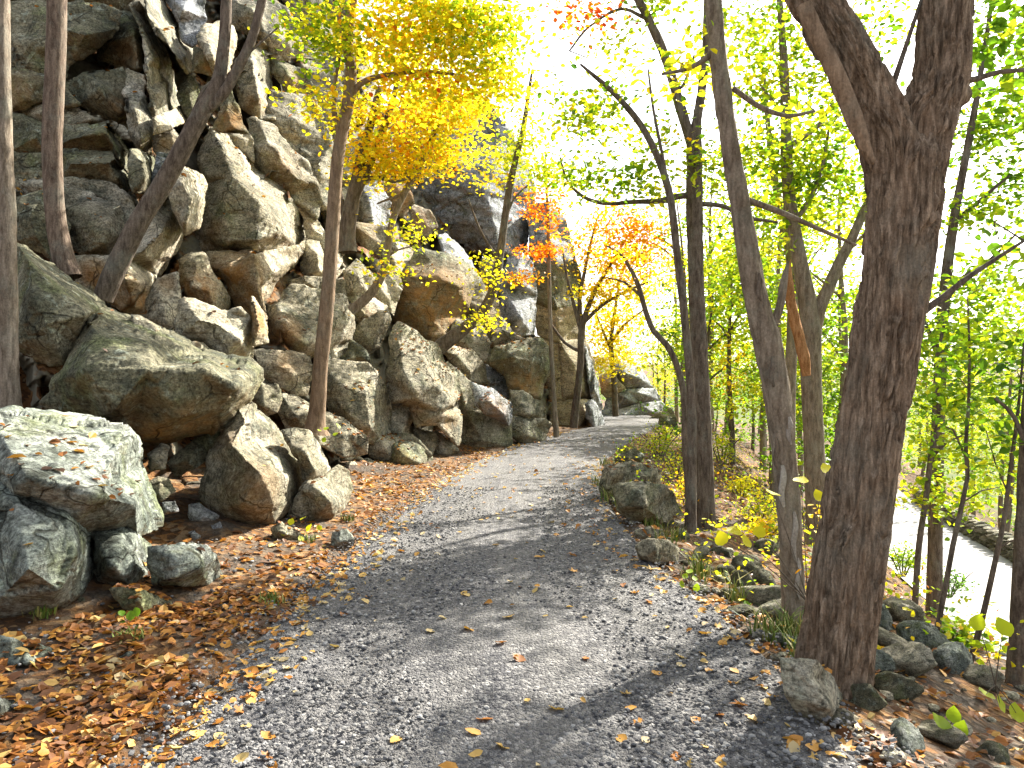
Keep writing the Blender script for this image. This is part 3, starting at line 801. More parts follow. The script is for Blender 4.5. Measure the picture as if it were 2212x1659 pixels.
B([(843,1000),(850,964),(865,954),(901,960),(931,985,.3),(932,1010,.3),(890,1020),(849,1013)], [(872,985,-.35),(905,1000,-.25)], m='d', Y=14.2, s=.4, rust=[(868,1000,26,.4)],
  label='knee high mossy topped rock standing in orange leaves at the left road edge', name='rock', cat='rock')
B([(699,790),(720,777),(790,784),(816,805,.2),(837,850,.4),(844,900,.5),(837,967,.4),(790,956),(758,931),(715,891),(700,850)], [(730,830,-.35),(790,850,-.55),(800,920,-.5),(760,900,-.3),(770,800,-.1)], m='r', s=.4,
  label='tall rounded boulder with wavy ribs just right of the slender straight trunk')
B([(838,885),(865,864),(890,870),(899,890,.2),(887,920,.2),(882,951,.1),(850,952),(839,920)], m='l', s=.3, label='small knobbly pillar of tan rock propping up the white sided boulder', name='rock', cat='rock')
B([(835,790),(845,730),(857,697),(876,701),(906,726,.2),(943,746,.5),(958,780,.8),(988,806,1.1),(992,850,1.2),(984,876,.9),(993,906,.6),(991,962,.5),(944,914,.1),(900,919),(889,876),(841,871)],
  [(909,760,-.45),(938,826,-.65),(975,872,-.25),(870,800,-.6),(900,860,-.7),(950,890,-.3),(862,740,-.3)], ridges=[(0,1),(1,2)], m='r', Y=15.4, s=.35, rnd=.08, rust=[(900,880,35,.5),(965,910,20,.6)],
  label='big boulder with a bright white sunlit right flank midway along the cliff foot')
B([(1017,826),(1061,840,.2),(1101,870,.6),(1107,900,.8),(1099,920,.6),(1050,896),(1028,871)], [(1060,868,-.5),(1088,893,-.35)], ridges=[(0,1)], m='g', Y=17.6, s=.4, rust=[(1060,895,36,.7)],
  label='bluish wedge rock with brown underside capping the smooth slab', name='rock', cat='rock')
B([(844,642),(850,608),(880,569),(906,539),(916,540),(961,546,.2),(1011,572,.6),(1037,602,1.0),(1032,642,1.1),(1022,682,.9),(1001,707,.5),(961,727,.2),(930,737),(880,711),(850,690)],
  [(890,600,-.5),(950,600,-.75),(990,620,-.5),(940,680,-.3),(900,660,-.5),(930,565,-.1)], ridges=[(0,1),(1,2)], m='d', s=.3, rnd=.2, rust=[(930,660,85,1.0),(985,650,40,.8)],
  label='large round boulder with an orange rusty belly perched high on the talus')
B([(1052,782),(1070,749),(1140,734),(1171,734,.2),(1187,755,.5),(1187,800,.6),(1171,842,.5),(1166,862,.4),(1130,846),(1100,841),(1093,806)], [(1110,770,-.6),(1150,780,-.45),(1140,815,-.2)], m='d', Y=20.2, s=.3, rust=[(1135,825,40,.85)], rnd=.12,
  label='overhanging olive boulder with a rusty base resting on two stacked grey blocks')
B([(1104,844),(1130,845),(1166,871,.2),(1180,886,.5),(1177,906,.5),(1140,902),(1104,896)], m='r', Y=20.0, s=.4, label='upper of two stacked grey blocks under the olive boulder', name='rock', cat='rock')
B([(1103,900),(1130,905),(1176,906,.2),(1192,916,.5),(1180,936,.4),(1179,956,.3),(1130,957),(1101,941)], m='r', Y=19.9, s=.4, label='lower of two stacked grey blocks under the olive boulder', name='rock', cat='rock')
B([(760,720),(790,690),(836,668),(846,690,.2),(828,730,.2),(800,770),(780,780)], m='r', s=.3, label='elongated tilted rock leaning in a dark gap left of the white flanked boulder', name='rock', cat='rock')
B([(690,780),(745,770),(760,735),(790,760),(800,785),(750,790)], m='d', s=.5)

# ---- far wall at the bend
W = dict(parent=far_wall, s=.06, rnd=.05, smooth=0)
B([(838,250),(940,205),(1000,225),(1052,225),(1092,280,.3),(1142,370,.8),(1154,450,1.2),(1130,560,.6),(1110,660,.3),(1080,645),(1060,560),(1000,520),(940,500),(900,420),(868,300)], [(960,330,-1.2),(1050,420,-1.4),(1080,540,-.9),(1010,470,-.8)], m='g', Y=27.0, th=5, rough=1.3, **W)
B([(1095,560),(1125,545),(1150,570,.4),(1157,640,.7),(1152,720,.7),(1115,722),(1085,690),(1085,620)], [(1110,600,-.6),(1125,690,-.5)], m='g', Y=24.6, th=3, rough=.7, **W)
B([(1040,560),(1085,560),(1090,690),(1060,650),(1035,610)], m='r', Y=25.0, rust=[(1065,600,30,.4)], **W)
B([(1030,660),(1085,690),(1116,722),(1150,735),(1120,750),(1070,752),(1040,740)], m='r', Y=23.6, **W)
B([(1142,455),(1160,440),(1186,434),(1222,476,.5),(1232,520,.8),(1242,560,.9),(1200,570),(1150,570)], [(1180,500,-0.17)], m='g', Y=27.6, th=4, rough=1.2, **W)
B([(1146,572),(1200,570),(1243,560,.5),(1257,620,.9),(1257,660,.9),(1200,668),(1152,650)], [(1190,620,-0.17)], m='d', Y=27.6, th=4, rough=1.2, **W)
B([(1152,652),(1200,668),(1257,660,.5),(1258,700,.8),(1262,735,.8),(1210,740),(1160,725)], [(1205,700,-0.14)], m='w', Y=27.6, th=4, rough=1.2, **W)
B([(1156,728),(1208,740),(1212,800),(1214,860),(1188,870),(1180,800),(1160,760)], [(1195,800,-0.14)], m='w', Y=27.6, th=3, rough=1.2, **W)
B([(1209,740),(1263,736,.6),(1278,780,1.0),(1280,862,1.0),(1216,864)], [(1245,800,-0.17),(1250,840,-0.14)], m='w', Y=27.6, th=3, rough=1.2, **W)
B([(1186,871),(1215,864),(1248,864),(1248,926),(1190,934)], [(1215,900,-0.10)], m='w', Y=27.6, th=3, rough=1.2, **W)
B([(1248,866),(1282,862,.8),(1292,890,1.0),(1293,920,.9),(1250,926)], [(1268,895,-0.14)], m='w', Y=27.6, th=3, rough=1.2, **W)
B([(1262,745),(1280,782,.5),(1290,830,.8),(1300,880,1.0),(1290,892,.8),(1276,850)], m='g', Y=28.2, th=2, **W)
B([(1264,872),(1280,862,.2),(1292,880,.5),(1306,918,.7),(1285,922),(1268,905)], [(1280,890,-.3)], m='g', Y=27.2, s=.2, label='dark cracked rock leaning on the corner where the road meets the far wall', name='rock', cat='rock')
# ---- far boulder beyond the bend: two stacked blocks split by an oblique joint
fb = tag(empty('split_boulder', P(1380, 908, 38)), 'big leaning split boulder with oblique joints standing beyond the road bend', 'boulder')
W = dict(parent=fb, s=.05)
B([(1296,815),(1320,800),(1335,822),(1352,840),(1330,850),(1312,862),(1300,850)], [(1318,825,-.5)], m='w', Y=37.6, th=2.5, **W)
B([(1322,800),(1326,786),(1346,784),(1382,790,.4),(1400,822,.8),(1412,838,.9),(1355,842),(1336,822)], [(1350,805,-.7),(1385,820,-.3)], m='g', Y=38.2, th=3, **W)
B([(1312,862),(1332,850),(1356,843),(1414,838,.4),(1428,866,.9),(1380,872),(1330,885),(1305,885)], [(1350,860,-.8),(1400,855,-.3)], m='g', Y=37.8, th=3, **W)
B([(1303,886),(1330,886),(1380,873),(1429,867,.4),(1447,892,.9),(1450,908,.9),(1380,916),(1305,912)], [(1350,895,-.8),(1410,890,-.5)], m='g', Y=37.4, th=3, **W)
B([(1420,936),(1424,906),(1440,899),(1461,901),(1464,930)], m='d', Y=29.5, th=.8, s=.2, label='squat dark stone at the right road edge before the split boulder', name='rock', cat='rock')
B([(1400,905),(1425,890),(1452,880),(1460,902),(1430,912)], m='d', Y=34, th=.8, s=.2, label='low dark rock at the right foot of the split boulder', name='rock', cat='rock')

# ---- stones set along the right edge of the road
B([(1299,1040),(1309,1005),(1361,999),(1421,1014,.2),(1430,1040,.3),(1420,1050,.2),(1336,1048),(1326,1077),(1299,1071)], [(1330,1018,-.2),(1390,1035,-.25),(1312,1050,-.2)], m='r', Y=10.35, s=.3,
  label='flat topped dark edge stone, just behind the squarish one at the right road side', name='edge_stone', cat='edge stone', group='stones lining the outer edge of the road')
B([(1332,1072),(1339,1047),(1401,1044),(1441,1050,.2),(1456,1080,.35),(1472,1111,.4),(1431,1127,.1),(1361,1127),(1334,1101)], [(1380,1062,-.3),(1400,1100,-.3),(1350,1095,-.25)], ridges=[(0,1)], m='r', Y=8.8, s=.3,
  label='squarish grey green edge stone, largest of the row at the right road side', name='edge_stone', cat='edge stone', group='stones lining the outer edge of the road')
B([(1368,1151),(1400,1139),(1431,1144),(1437,1170),(1390,1172)], m='r', Y=7.6, label='low half buried edge stone directly below the squarish one', name='edge_stone', cat='edge stone', group='stones lining the outer edge of the road', s=.3)
B([(1374,1181),(1400,1164),(1441,1169),(1464,1185,.2),(1464,1216,.2),(1420,1222),(1384,1206)], [(1420,1185,-.15)], m='r', Y=6.6, s=.4, rnd=.1, smooth=6, label='smooth rounded pale edge stone nearest to the bare gravel at the right', name='edge_stone', cat='edge stone', group='stones lining the outer edge of the road')
B([(1329,990),(1370,970),(1392,985),(1386,1001),(1334,1006)], m='d', Y=13.2, s=.3, label='farthest small mossy edge stone among grass at the right road side', name='edge_stone', cat='edge stone', group='stones lining the outer edge of the road')
B([(1688,1421),(1760,1429),(1800,1470,.15),(1833,1521,.3),(1827,1572,.3),(1760,1584,.05),(1699,1502)], [(1745,1465,-.05),(1790,1530,-.1)], m='r', Y=3.5, s=.15, th=.35, rnd=.015, smooth=0, rough=.5,
  label='flat grey edge stone at the foot of the big forked trunk', name='edge_stone', cat='edge stone', group='stones lining the outer edge of the road')
B([(2008,1531),(2080,1514),(2172,1560,.2),(2194,1602,.3),(2100,1612),(2030,1592)], m='r', Y=4.9, s=.3, label='sloping grey brown rock on the bank in the lower right corner', name='rock', cat='rock')
# ------------------------------------------------------------------ bark and leaves
def bark_material(name, lo, hi, moss=0.3):
    t = NT(name)
    c = t.coord(scale=(1, 1, 0.22), rnd=True); c2 = t.coord(rnd=True)
    a = t.noise(c, 22, 6, 0.7, 0.4)
    col = t.ramp(a, [(0.38, lo), (0.62, hi)])
    col = t.mix(t.math('MULTIPLY', t.ramp(t.noise(c2, 3.0, 6, 0.7), [(0.5, 0.0), (0.66, 1.0)]), moss), col, (0.20, 0.21, 0.17))
    col = t.mix(0.6, col, t.ramp(t.noise(c2, 60, 4, 0.7), [(0.3, 0.5), (0.65, 1.3)]), 'MULTIPLY')
    return t.done(t.princ(col, 0.95, t.bump(a, 0.9, 0.02), 0.1).outputs[0])
M_BARK = bark_material('brown furrowed bark', (0.075, 0.052, 0.038), (0.20, 0.15, 0.11))
M_BARKG = bark_material('grey smooth bark', (0.115, 0.088, 0.062), (0.27, 0.22, 0.165), 0.4)
M_BARKD = bark_material('dark bark', (0.062, 0.046, 0.034), (0.165, 0.13, 0.098), 0.4)
M_BARKT = bark_material('tan bark', (0.13, 0.088, 0.055), (0.27, 0.19, 0.125), 0.25)
M_DEAD = bark_material('bare orange dead wood', (0.20, 0.085, 0.03), (0.42, 0.22, 0.10), 0.05)
M_PEEL = bark_material('peeled pale wood', (0.22, 0.19, 0.16), (0.40, 0.37, 0.32), 0.2)

LEAF_STOPS = [(0.0, (0.035, 0.10, 0.010)), (0.25, (0.12, 0.25, 0.012)), (0.45, (0.36, 0.46, 0.015)), (0.62, (0.84, 0.70, 0.02)),
              (0.75, (0.86, 0.48, 0.012)), (0.87, (0.75, 0.20, 0.012)), (1.0, (0.50, 0.045, 0.012))]
def leaf_material(name, stops, trans=0.5):
    t = NT(name)
    col = t.ramp(t.attr('tint'), stops)
    d = t.n('ShaderNodeBsdfPrincipled'); t.set(d.inputs['Base Color'], col)
    d.inputs['Roughness'].default_value = 0.55; d.inputs['Specular IOR Level'].default_value = 0.25
    tr = t.n('ShaderNodeBsdfTranslucent'); t.set(tr.inputs['Color'], t.mix(0.35, col, (1, 0.95, 0.35), 'SOFT_LIGHT'))
    mx = t.n('ShaderNodeMixShader'); mx.inputs[0].default_value = trans
    t.set(mx.inputs[1], d.outputs[0]); t.set(mx.inputs[2], tr.outputs[0])
    return t.done(mx.outputs[0])
M_LEAF = leaf_material('autumn leaves on the tree', LEAF_STOPS, 0.55)
FALL_STOPS = [(0.0, (0.075, 0.040, 0.022)), (0.25, (0.17, 0.070, 0.025)), (0.5, (0.34, 0.13, 0.025)), (0.68, (0.48, 0.23, 0.04)), (0.85, (0.56, 0.38, 0.12)), (1.0, (0.45, 0.36, 0.20))]
M_FALL = leaf_material('fallen leaves', FALL_STOPS, 0.2)

LEAF6 = np.array([(0, 0, 0), (.30, .32, .07), (.24, .70, .06), (0, 1, -.06), (-.24, .70, .06), (-.30, .32, .07)])
def leaves(cen, size, tint, rng, flat=0.55, droop=0.0):
    n = len(cen)
    nr = rng.normal(size=(n, 3)) * flat; nr[:, 2] += 1
    nr /= np.linalg.norm(nr, axis=1, keepdims=True)
    d = rng.normal(size=(n, 3)); d[:, 2] -= droop
    d -= nr * (d * nr).sum(1, keepdims=True); d /= np.linalg.norm(d, axis=1, keepdims=True) + 1e-9
    x = np.cross(d, nr)
    s = (size * (0.65 + 0.7 * rng.random(n)))[:, None, None]
    L = LEAF6[None] - np.array([0, .5, 0])
    v = cen[:, None, :] + s * (L[..., 0:1] * x[:, None] * 1.15 + L[..., 1:2] * d[:, None] + L[..., 2:3] * nr[:, None] * (0.3 + 1.6 * rng.random((n, 1, 1))))
    b = (np.arange(n) * 6)[:, None]
    f = np.concatenate((b + np.array([[0, 1, 2, 3]]), b + np.array([[0, 3, 4, 5]])))
    return v.reshape(-1, 3), f, np.concatenate((tint, tint))

def spline(pts, step):
    pts = np.asarray(pts, float)
    if len(pts) == 2: pts = np.stack((pts[0], (pts[0] + pts[1]) / 2, pts[1]))
    e = np.concatenate((2 * pts[:1] - pts[1:2], pts, 2 * pts[-1:] - pts[-2:-1]))
    out = []
    for k in range(1, len(e) - 2):
        n = max(1, int(np.linalg.norm(e[k + 1, :3] - e[k, :3]) / step))
        u = np.arange(n) / n
        a, b, c_, d = e[k - 1], e[k], e[k + 1], e[k + 2]
        out.append(0.5 * ((2 * b) + (c_ - a) * u[:, None] + (2 * a - 5 * b + 4 * c_ - d) * u[:, None] ** 2 + (3 * b - a - 3 * c_ + d) * u[:, None] ** 3))
    out.append(pts[-1:])
    return np.concatenate(out)

def tube(path, n, seed=0, furrow=0.0, freq=9, knob=0.05, cap=True, off=0):
    """path: rows of x, y, z, radius."""
    p = path[:, :3]; r = np.maximum(path[:, 3], 0.0015)
    tg = np.gradient(p, axis=0); tg /= np.linalg.norm(tg, axis=1, keepdims=True) + 1e-9
    ref = np.array([0.0, 1.0, 0.0])
    x = ref - tg * (tg @ ref)[:, None]; x /= np.linalg.norm(x, axis=1, keepdims=True) + 1e-9
    y = np.cross(tg, x)
    a = np.arange(n) / n * 2 * np.pi
    ca, sa = np.cos(a), np.sin(a)
    m = len(p)
    arc = np.concatenate(([0], np.cumsum(np.linalg.norm(np.diff(p, axis=0), axis=1))))
    q = np.stack((np.repeat(ca[None], m, 0), np.repeat(sa[None], m, 0), np.repeat(arc[:, None], n, 1)), 2).reshape(-1, 3)
    rr = np.repeat(r[:, None], n, 1)
    if knob: rr = rr * (1 + knob * fbm(q * np.array([1.1, 1.1, 1.6]) + seed * 5.3, 3, 60).reshape(m, n))
    if furrow:
        w = 0.25 * fbm(q * np.array([1.5, 1.5, 3.0]) + seed, 3, 61)
        f1 = fbm((q + w[:, None]) * np.array([freq, freq, 1.7]) + seed * 3.1, 3, 62, 0.5, True).reshape(m, n)
        f2 = fbm(q * np.array([freq * 2.2, freq * 2.2, 14]) + seed, 2, 63).reshape(m, n)
        rr = rr - furrow * (np.clip((f1 - 0.02) * 2.4, 0, 1) + 0.22 * f2)
    v = p[:, None, :] + rr[..., None] * (ca[None, :, None] * x[:, None] + sa[None, :, None] * y[:, None])
    v = v.reshape(-1, 3)
    i = np.arange(m - 1)[:, None] * n; j = np.arange(n)[None]; k = (j + 1) % n
    f = np.stack(((i + j), (i + k), (i + n + k), (i + n + j)), 2).reshape(-1, 4)
    if cap:
        v = np.concatenate((v, p[-1:] + tg[-1:] * r[-1] * 0.6))
        tip = len(v) - 1; l = (m - 1) * n + np.arange(n)
        f = np.concatenate((f, np.stack((l, np.roll(l, -1), np.full(n, tip), np.full(n, tip)), 1)))
    return v, f + off

class Geo:
    def __init__(self): self.v, self.f, self.n = [], [], 0
    def add(self, v, f): self.v.append(v); self.f.append(f + self.n); self.n += len(v)
    def mesh(self, name, mat, **k):
        f = np.concatenate(self.f)
        tri = f[:, 2] == f[:, 3]
        return make_mesh(name, np.concatenate(self.v), [f[~tri], f[tri][:, :3]], mat, **k)

_tr = [0]
DENS = 1.0
TREE_LEAVES = [0]
def limb3d(limb, Y):
    rows = []
    for q in limb:
        yy = q[3] if len(q) > 3 else Y
        w = P(q[0], q[1], yy)
        rows.append((*w, q[2] / 2 / F_PX * yy))
    return np.array(rows)

def tree(name, label, cat, Y, limbs, clusters=(), tint=(0.35, 0.12), leaf=0.085, per=26, bark=None, group=None, n=14, furrow=0.006, freq=7,
         step=0.10, seed=None, twigs=True, extra=(), root=True, spray=0.30, loc=None, ground=True, flare=1.35):
    """limbs: lists of (px, py, width px[, Y]); clusters: (px, py, Y, rx px, ry px, sprays[, tint])."""
    _tr[0] += 1
    sd = _tr[0] if seed is None else seed
    rng = np.random.default_rng(500 + sd)
    bark = bark or M_BARK
    L3 = [limb3d(l, Y) for l in limbs]
    L3 += [np.array(e) for e in extra]
    base = L3[0][0].copy()
    if ground:
        gz = float(ground_z(base[0], base[1])) - 0.12
        if base[2] > gz + 0.02 and base[0] > 0:
            d = L3[0][0] - L3[0][1]; d = d / (abs(d[2]) + 1e-6); d[3] = 0
            L3[0] = np.concatenate((np.array([[base[0] + d[0] * (base[2] - gz) * .6, base[1] + d[1] * .2, gz, base[3] * 1.25]]), L3[0]))
        else:
            b2 = L3[0][0].copy(); b2[2] -= 0.3; b2[3] *= flare
            L3[0] = np.concatenate((b2[None], L3[0]))
    org = L3[0][0][:3].copy()
    nodes = []; parts = []
    for k, l in enumerate(L3):
        sp_ = spline(l, step if k == 0 else step * 1.2)
        big = sp_[:, 3].max()
        nn = n if k == 0 else max(6, int(n * 0.75))
        v, f = tube(sp_, nn, sd + k, furrow if big > 0.03 else 0, freq)
        g = Geo(); g.add(v - org, f); parts.append(g)
        nodes.append(sp_[:: max(1, int(0.25 / step))] if k or len(L3) > 1 else sp_[len(sp_) // 4:: max(1, int(0.25 / step))])
    if not clusters and len(parts) == 1:
        o = link(name, parts[0].mesh(name, bark), None, org); tag(o, label, cat, group)
        return o
    o = empty(name, org); tag(o, label, cat, group)
    for k, g in enumerate(parts): link('limb' if k else 'trunk', g.mesh('limb' if k else 'trunk', bark), o)
    if not clusters: return o
    nodes = np.concatenate(nodes)
    # spray centres
    T, TT = [], []
    for cl in clusters:
        px, py, yy, rx, ry, ns = cl[:6]
        cen = P(px, py, yy); sx, sz = rx / F_PX * yy, ry / F_PX * yy
        u = rng.normal(size=(ns, 3)); u /= np.linalg.norm(u, axis=1, keepdims=True)
        u *= (rng.random((ns, 1)) ** 0.4)
        T.append(cen + u * np.array([sx, max(sx, sz) * 0.7, sz]))
        TT.append(np.full(ns, cl[6] if len(cl) > 6 else tint[0]))
    T = np.concatenate(T); TT = np.concatenate(TT)
    dmin = np.sqrt(((T[:, None] - nodes[None, :, :3]) ** 2).sum(2)).min(1)
    order = np.argsort(dmin)
    NP = nodes[:, :3].copy(); NR = nodes[:, 3].copy()
    tg = Geo(); lc, lt = [], []
    for k in order:
        q = T[k]
        dv = q - NP; d = np.sqrt((dv * dv).sum(1))
        cost = d + 0.7 * np.clip(NP[:, 2] - q[2] + 0.1, 0, 9)
        j = int(np.argmin(cost)); a = NP[j]; D = d[j]
        mid = a * 0.5 + q * 0.5 + rng.normal(size=3) * D * 0.10 + np.array([0, 0, 0.10 * D])
        r0 = min(NR[j] * 0.7, 0.004 + 0.011 * D)
        pth = spline(np.array([(*a, r0), (*mid, r0 * 0.65), (*q, 0.003)]), max(0.12, D / 5))
        if twigs:
            v, f = tube(pth, 4 if r0 < 0.02 else 6, sd, 0, knob=0, cap=False)
            tg.add(v - org, f)
        NP = np.concatenate((NP, pth[1:, :3])); NR = np.concatenate((NR, pth[1:, 3]))
        m = int(per * DENS * (0.6 + 0.8 * rng.random()))
        cs = q + rng.normal(size=(m, 3)) * np.array([spray, spray, spray * 0.42])
        kk = rng.integers(len(pth) // 2, len(pth), m // 4)
        cs[:m // 4] = pth[kk, :3] + rng.normal(size=(m // 4, 3)) * spray * 0.4
        lc.append(cs)
        lt.append(TT[k] + rng.normal() * tint[1] * 0.7 + rng.normal(size=m) * tint[1] * 0.55)
    if twigs: link('branches', tg.mesh('branches', bark), o)['kind'] = 'stuff'
    lc = np.concatenate(lc); lt = np.clip(np.concatenate(lt), 0, 1)
    v, f, tt = leaves(lc, leaf, lt, rng)
    TREE_LEAVES[0] += len(lc)
    link('crown', make_mesh('crown', v - org, f, M_LEAF, False, fattr={'tint': tt}), o)['kind'] = 'stuff'
    return o

# ------------------------------------------------------------------ trees on the left slope
tree('tree_trunk', 'leftmost grey tree trunk with a bright right edge, cut by the view side', 'tree', 6.9,
     [[(24, 890, 44), (18, 800, 42), (16, 640, 40), (14, 480, 38), (8, 330, 36), (4, 180, 36), (2, 0, 36), (0, -250, 34)]], bark=M_BARKG, n=28, step=.05, furrow=.006, ground=False)
tree('tree_trunk', 'slim brown trunk with a sunlit right edge, second from the left before the shaded slabs', 'tree', 9.4,
     [[(150, 600, 52), (138, 560, 46), (125, 500, 42), (116, 420, 40), (113, 300, 40), (118, 180, 40), (122, 60, 40), (124, -150, 38)]], bark=M_BARK, n=24, step=.06, furrow=.004, ground=False)
tree('leaning_tree', 'tree leaning to the right across the cliff with a fork at its top', 'tree', 9.3,
     [[(222, 645, 44), (250, 580, 44), (300, 480, 42), (350, 400, 40), (400, 310, 38), (435, 245, 36), (470, 180, 30), (482, 110, 26), (488, 40, 24), (494, -160, 20)],
      [(440, 240, 26), (480, 205, 24), (515, 145, 22), (545, 80, 20), (566, 0, 18), (600, -140, 14)],
      [(392, 300, 14), (420, 240, 12), (444, 190, 10), (470, 170, 6)],
      [(500, 180, 7), (525, 130, 5), (560, 95, 4), (600, 60, 3)]], bark=M_BARKD, n=24, step=.06, furrow=.004, ground=False)
tree('yellow_tree', 'straight slender tree in the middle left with bright yellow green leaves above', 'tree', 11.6,
     [[(680, 938, 66), (681, 925, 48), (684, 895, 38), (688, 850, 34), (692, 790, 32), (703, 690, 31), (712, 590, 30), (719, 480, 29), (726, 380, 28), (736, 300, 27), (752, 220, 27), (758, 150, 25), (752, 90, 22), (762, 0, 20), (775, -180, 16)],
      [(747, 232, 15), (770, 190, 14), (800, 170, 12), (850, 160, 10), (920, 155, 8), (980, 160, 6)],
      [(752, 100, 14), (735, 50, 12), (730, -20, 10), (720, -130, 8)],
      [(735, 300, 14), (722, 240, 12), (724, 180, 9), (735, 120, 7)]],
     [(800, 60, 11.4, 130, 80, 60, .60), (930, 80, 11.6, 120, 85, 80, .59), (1050, 90, 11.8, 85, 75, 62, .47), (900, 190, 11.8, 130, 60, 62, .61), (1060, 190, 12, 80, 50, 48, .54), (690, 70, 11.2, 70, 70, 30, .42), (985, 20, 11.4, 130, 50, 50, .50), (850, -50, 11.4, 160, 40, 24, .55), (690, 230, 11.3, 40, 60, 14, .55)],
     tint=(.57, .12), leaf=.088, per=21, bark=M_BARKT, n=24, step=.06, furrow=.003, ground=False)
tree('yellow_tree', 'twisted two stemmed tree with golden yellow leaves behind the straight slender one', 'tree', 14.2,
     [[(752, 545, 40), (750, 500, 36), (758, 450, 34), (770, 390, 26), (785, 320, 22), (800, 270, 20), (812, 225, 18), (820, 190, 14)],
      [(764, 430, 22), (792, 370, 18), (820, 300, 17), (842, 240, 15), (860, 170, 11), (880, 90, 8)],
      [(752, 500, 18), (738, 440, 14), (728, 380, 12), (722, 330, 10)],
      [(778, 388, 12), (820, 384, 10), (850, 392, 8), (880, 386, 6)]],
     [(800, 330, 14, 55, 40, 30, .64), (880, 260, 14.4, 80, 55, 52, .62), (960, 240, 14.6, 70, 50, 46, .63), (760, 250, 13.8, 40, 60, 22, .62), (870, 130, 14.2, 90, 60, 40, .60)],
     tint=(.60, .10), leaf=.092, per=20, bark=M_BARKD, n=18, furrow=.006, ground=False)
tree('yellow_tree', 'curving pale stemmed sapling arching up right under golden yellow leaves', 'tree', 14.6,
     [[(758, 672, 24), (785, 650, 22), (810, 622, 20), (830, 580, 18), (840, 520, 16), (850, 470, 15), (872, 420, 15), (900, 370, 14), (925, 320, 12), (945, 270, 10), (985, 180, 7)],
      [(872, 420, 8), (840, 430, 6), (815, 440, 4)],
      [(836, 555, 5), (860, 540, 4), (900, 530, 3)]],
     [(880, 340, 14.4, 80, 45, 44, .64), (960, 330, 14.8, 60, 50, 40, .63), (820, 370, 14.2, 60, 30, 24, .65), (1000, 250, 14.8, 60, 50, 36, .60),
      (880, 505, 14.2, 40, 16, 9, .54), (860, 590, 14.2, 40, 14, 6, .58), (820, 555, 14.2, 16, 10, 3, .5)],
     tint=(.60, .10), leaf=.09, per=20, bark=M_BARKG, n=16, furrow=.002, ground=False)
tree('arching_tree', 'dark curved trunk bowing out from beneath the round rusty boulder then rising', 'tree', 18.2,
     [[(935, 762, 36), (965, 738, 32), (1000, 712, 28), (1035, 682, 25), (1058, 645, 22), (1072, 600, 20), (1080, 550, 18), (1088, 490, 17), (1100, 410, 16), (1115, 340, 14), (1130, 280, 12), (1140, 215, 9), (1150, 150, 5)],
      [(1075, 560, 8), (1050, 520, 6), (1030, 480, 5), (1012, 430, 3)],
      [(1090, 480, 6), (1110, 430, 5), (1140, 400, 3)]],
     [(1130, 330, 18, 70, 45, 34, .46), (1190, 380, 18, 50, 35, 26, .44), (1080, 330, 18.4, 50, 40, 14, .60), (1060, 390, 18, 40, 30, 8, .62), (1055, 590, 17.6, 20, 60, 12, .56), (1040, 690, 17.4, 40, 40, 9, .58), (1160, 270, 18, 40, 30, 10, .5)],
     tint=(.5, .10), leaf=.095, per=20, bark=M_BARKD, n=16, furrow=.004, ground=False)
tree('red_sapling', 'thin straight sapling with layers of orange red leaves in front of the rock wall', 'tree', 20.8,
     [[(1202, 944, 14), (1198, 880, 11), (1192, 780, 10), (1188, 680, 9), (1186, 580, 8), (1184, 480, 7), (1180, 400, 5), (1178, 330, 3)]],
     [(1150, 545, 20.6, 55, 12, 16, .84), (1190, 540, 20.6, 30, 14, 8, .86), (1200, 420, 20.8, 30, 70, 22, .83), (1130, 600, 20.4, 40, 10, 10, .80), (1180, 460, 20.6, 50, 18, 14, .86), (1150, 425, 20.6, 40, 12, 8, .84), (1200, 500, 20.6, 20, 14, 6, .82)],
     tint=(.84, .05), leaf=.105, per=16, bark=M_BARKG, n=10, furrow=0, step=.15, spray=.22, ground=False)
tree('slanting_tree', 'slim dark tree slanting up at the foot of the ochre rock corner beside the road', 'tree', 25.5,
     [[(1238, 924, 20), (1246, 860, 17), (1254, 780, 15), (1256, 715, 15), (1268, 670, 12), (1290, 620, 10), (1320, 570, 8), (1350, 520, 5)],
      [(1256, 715, 12), (1252, 650, 10), (1262, 590, 8), (1275, 530, 6), (1290, 470, 4)],
      [(1258, 700, 10), (1300, 660, 8), (1350, 630, 6), (1400, 610, 4)],
      [(1256, 720, 10), (1240, 660, 8), (1225, 600, 6), (1215, 540, 4)],
      [(1254, 760, 9), (1220, 740, 7), (1190, 700, 5)]],
     [(1310, 560, 25.5, 60, 50, 46, .72), (1380, 560, 25.5, 70, 45, 46, .76), (1330, 480, 25.5, 60, 40, 40, .79), (1400, 500, 25.5, 50, 35, 26, .79), (1290, 640, 25.5, 50, 40, 34, .66), (1340, 620, 25.5, 60, 40, 30, .68), (1265, 520, 25.5, 30, 50, 18, .70)],
     tint=(.72, .07), leaf=.12, per=22, bark=M_BARKD, n=10, furrow=.003, step=.2, spray=.34, ground=False)
tree('maple_tree', 'golden maple glowing beyond the rock corner above the split boulder', 'tree', 33,
     [[(1330, 900, 14), (1326, 820, 12), (1320, 740, 10), (1330, 660, 7), (1340, 600, 4)], [(1320, 740, 8), (1350, 700, 6), (1390, 670, 4)], [(1322, 760, 7), (1300, 710, 5), (1285, 670, 3)]],
     [(1320, 730, 33, 55, 40, 50, .62), (1360, 680, 33, 60, 40, 46, .64), (1300, 790, 32, 30, 40, 26, .62), (1345, 770, 34, 40, 20, 24, .60), (1400, 640, 33, 40, 40, 22, .67), (1290, 690, 33, 30, 40, 22, .64)],
     tint=(.63, .06), leaf=.14, per=20, bark=M_BARKD, n=8, furrow=0, step=.3, spray=.45, ground=False)

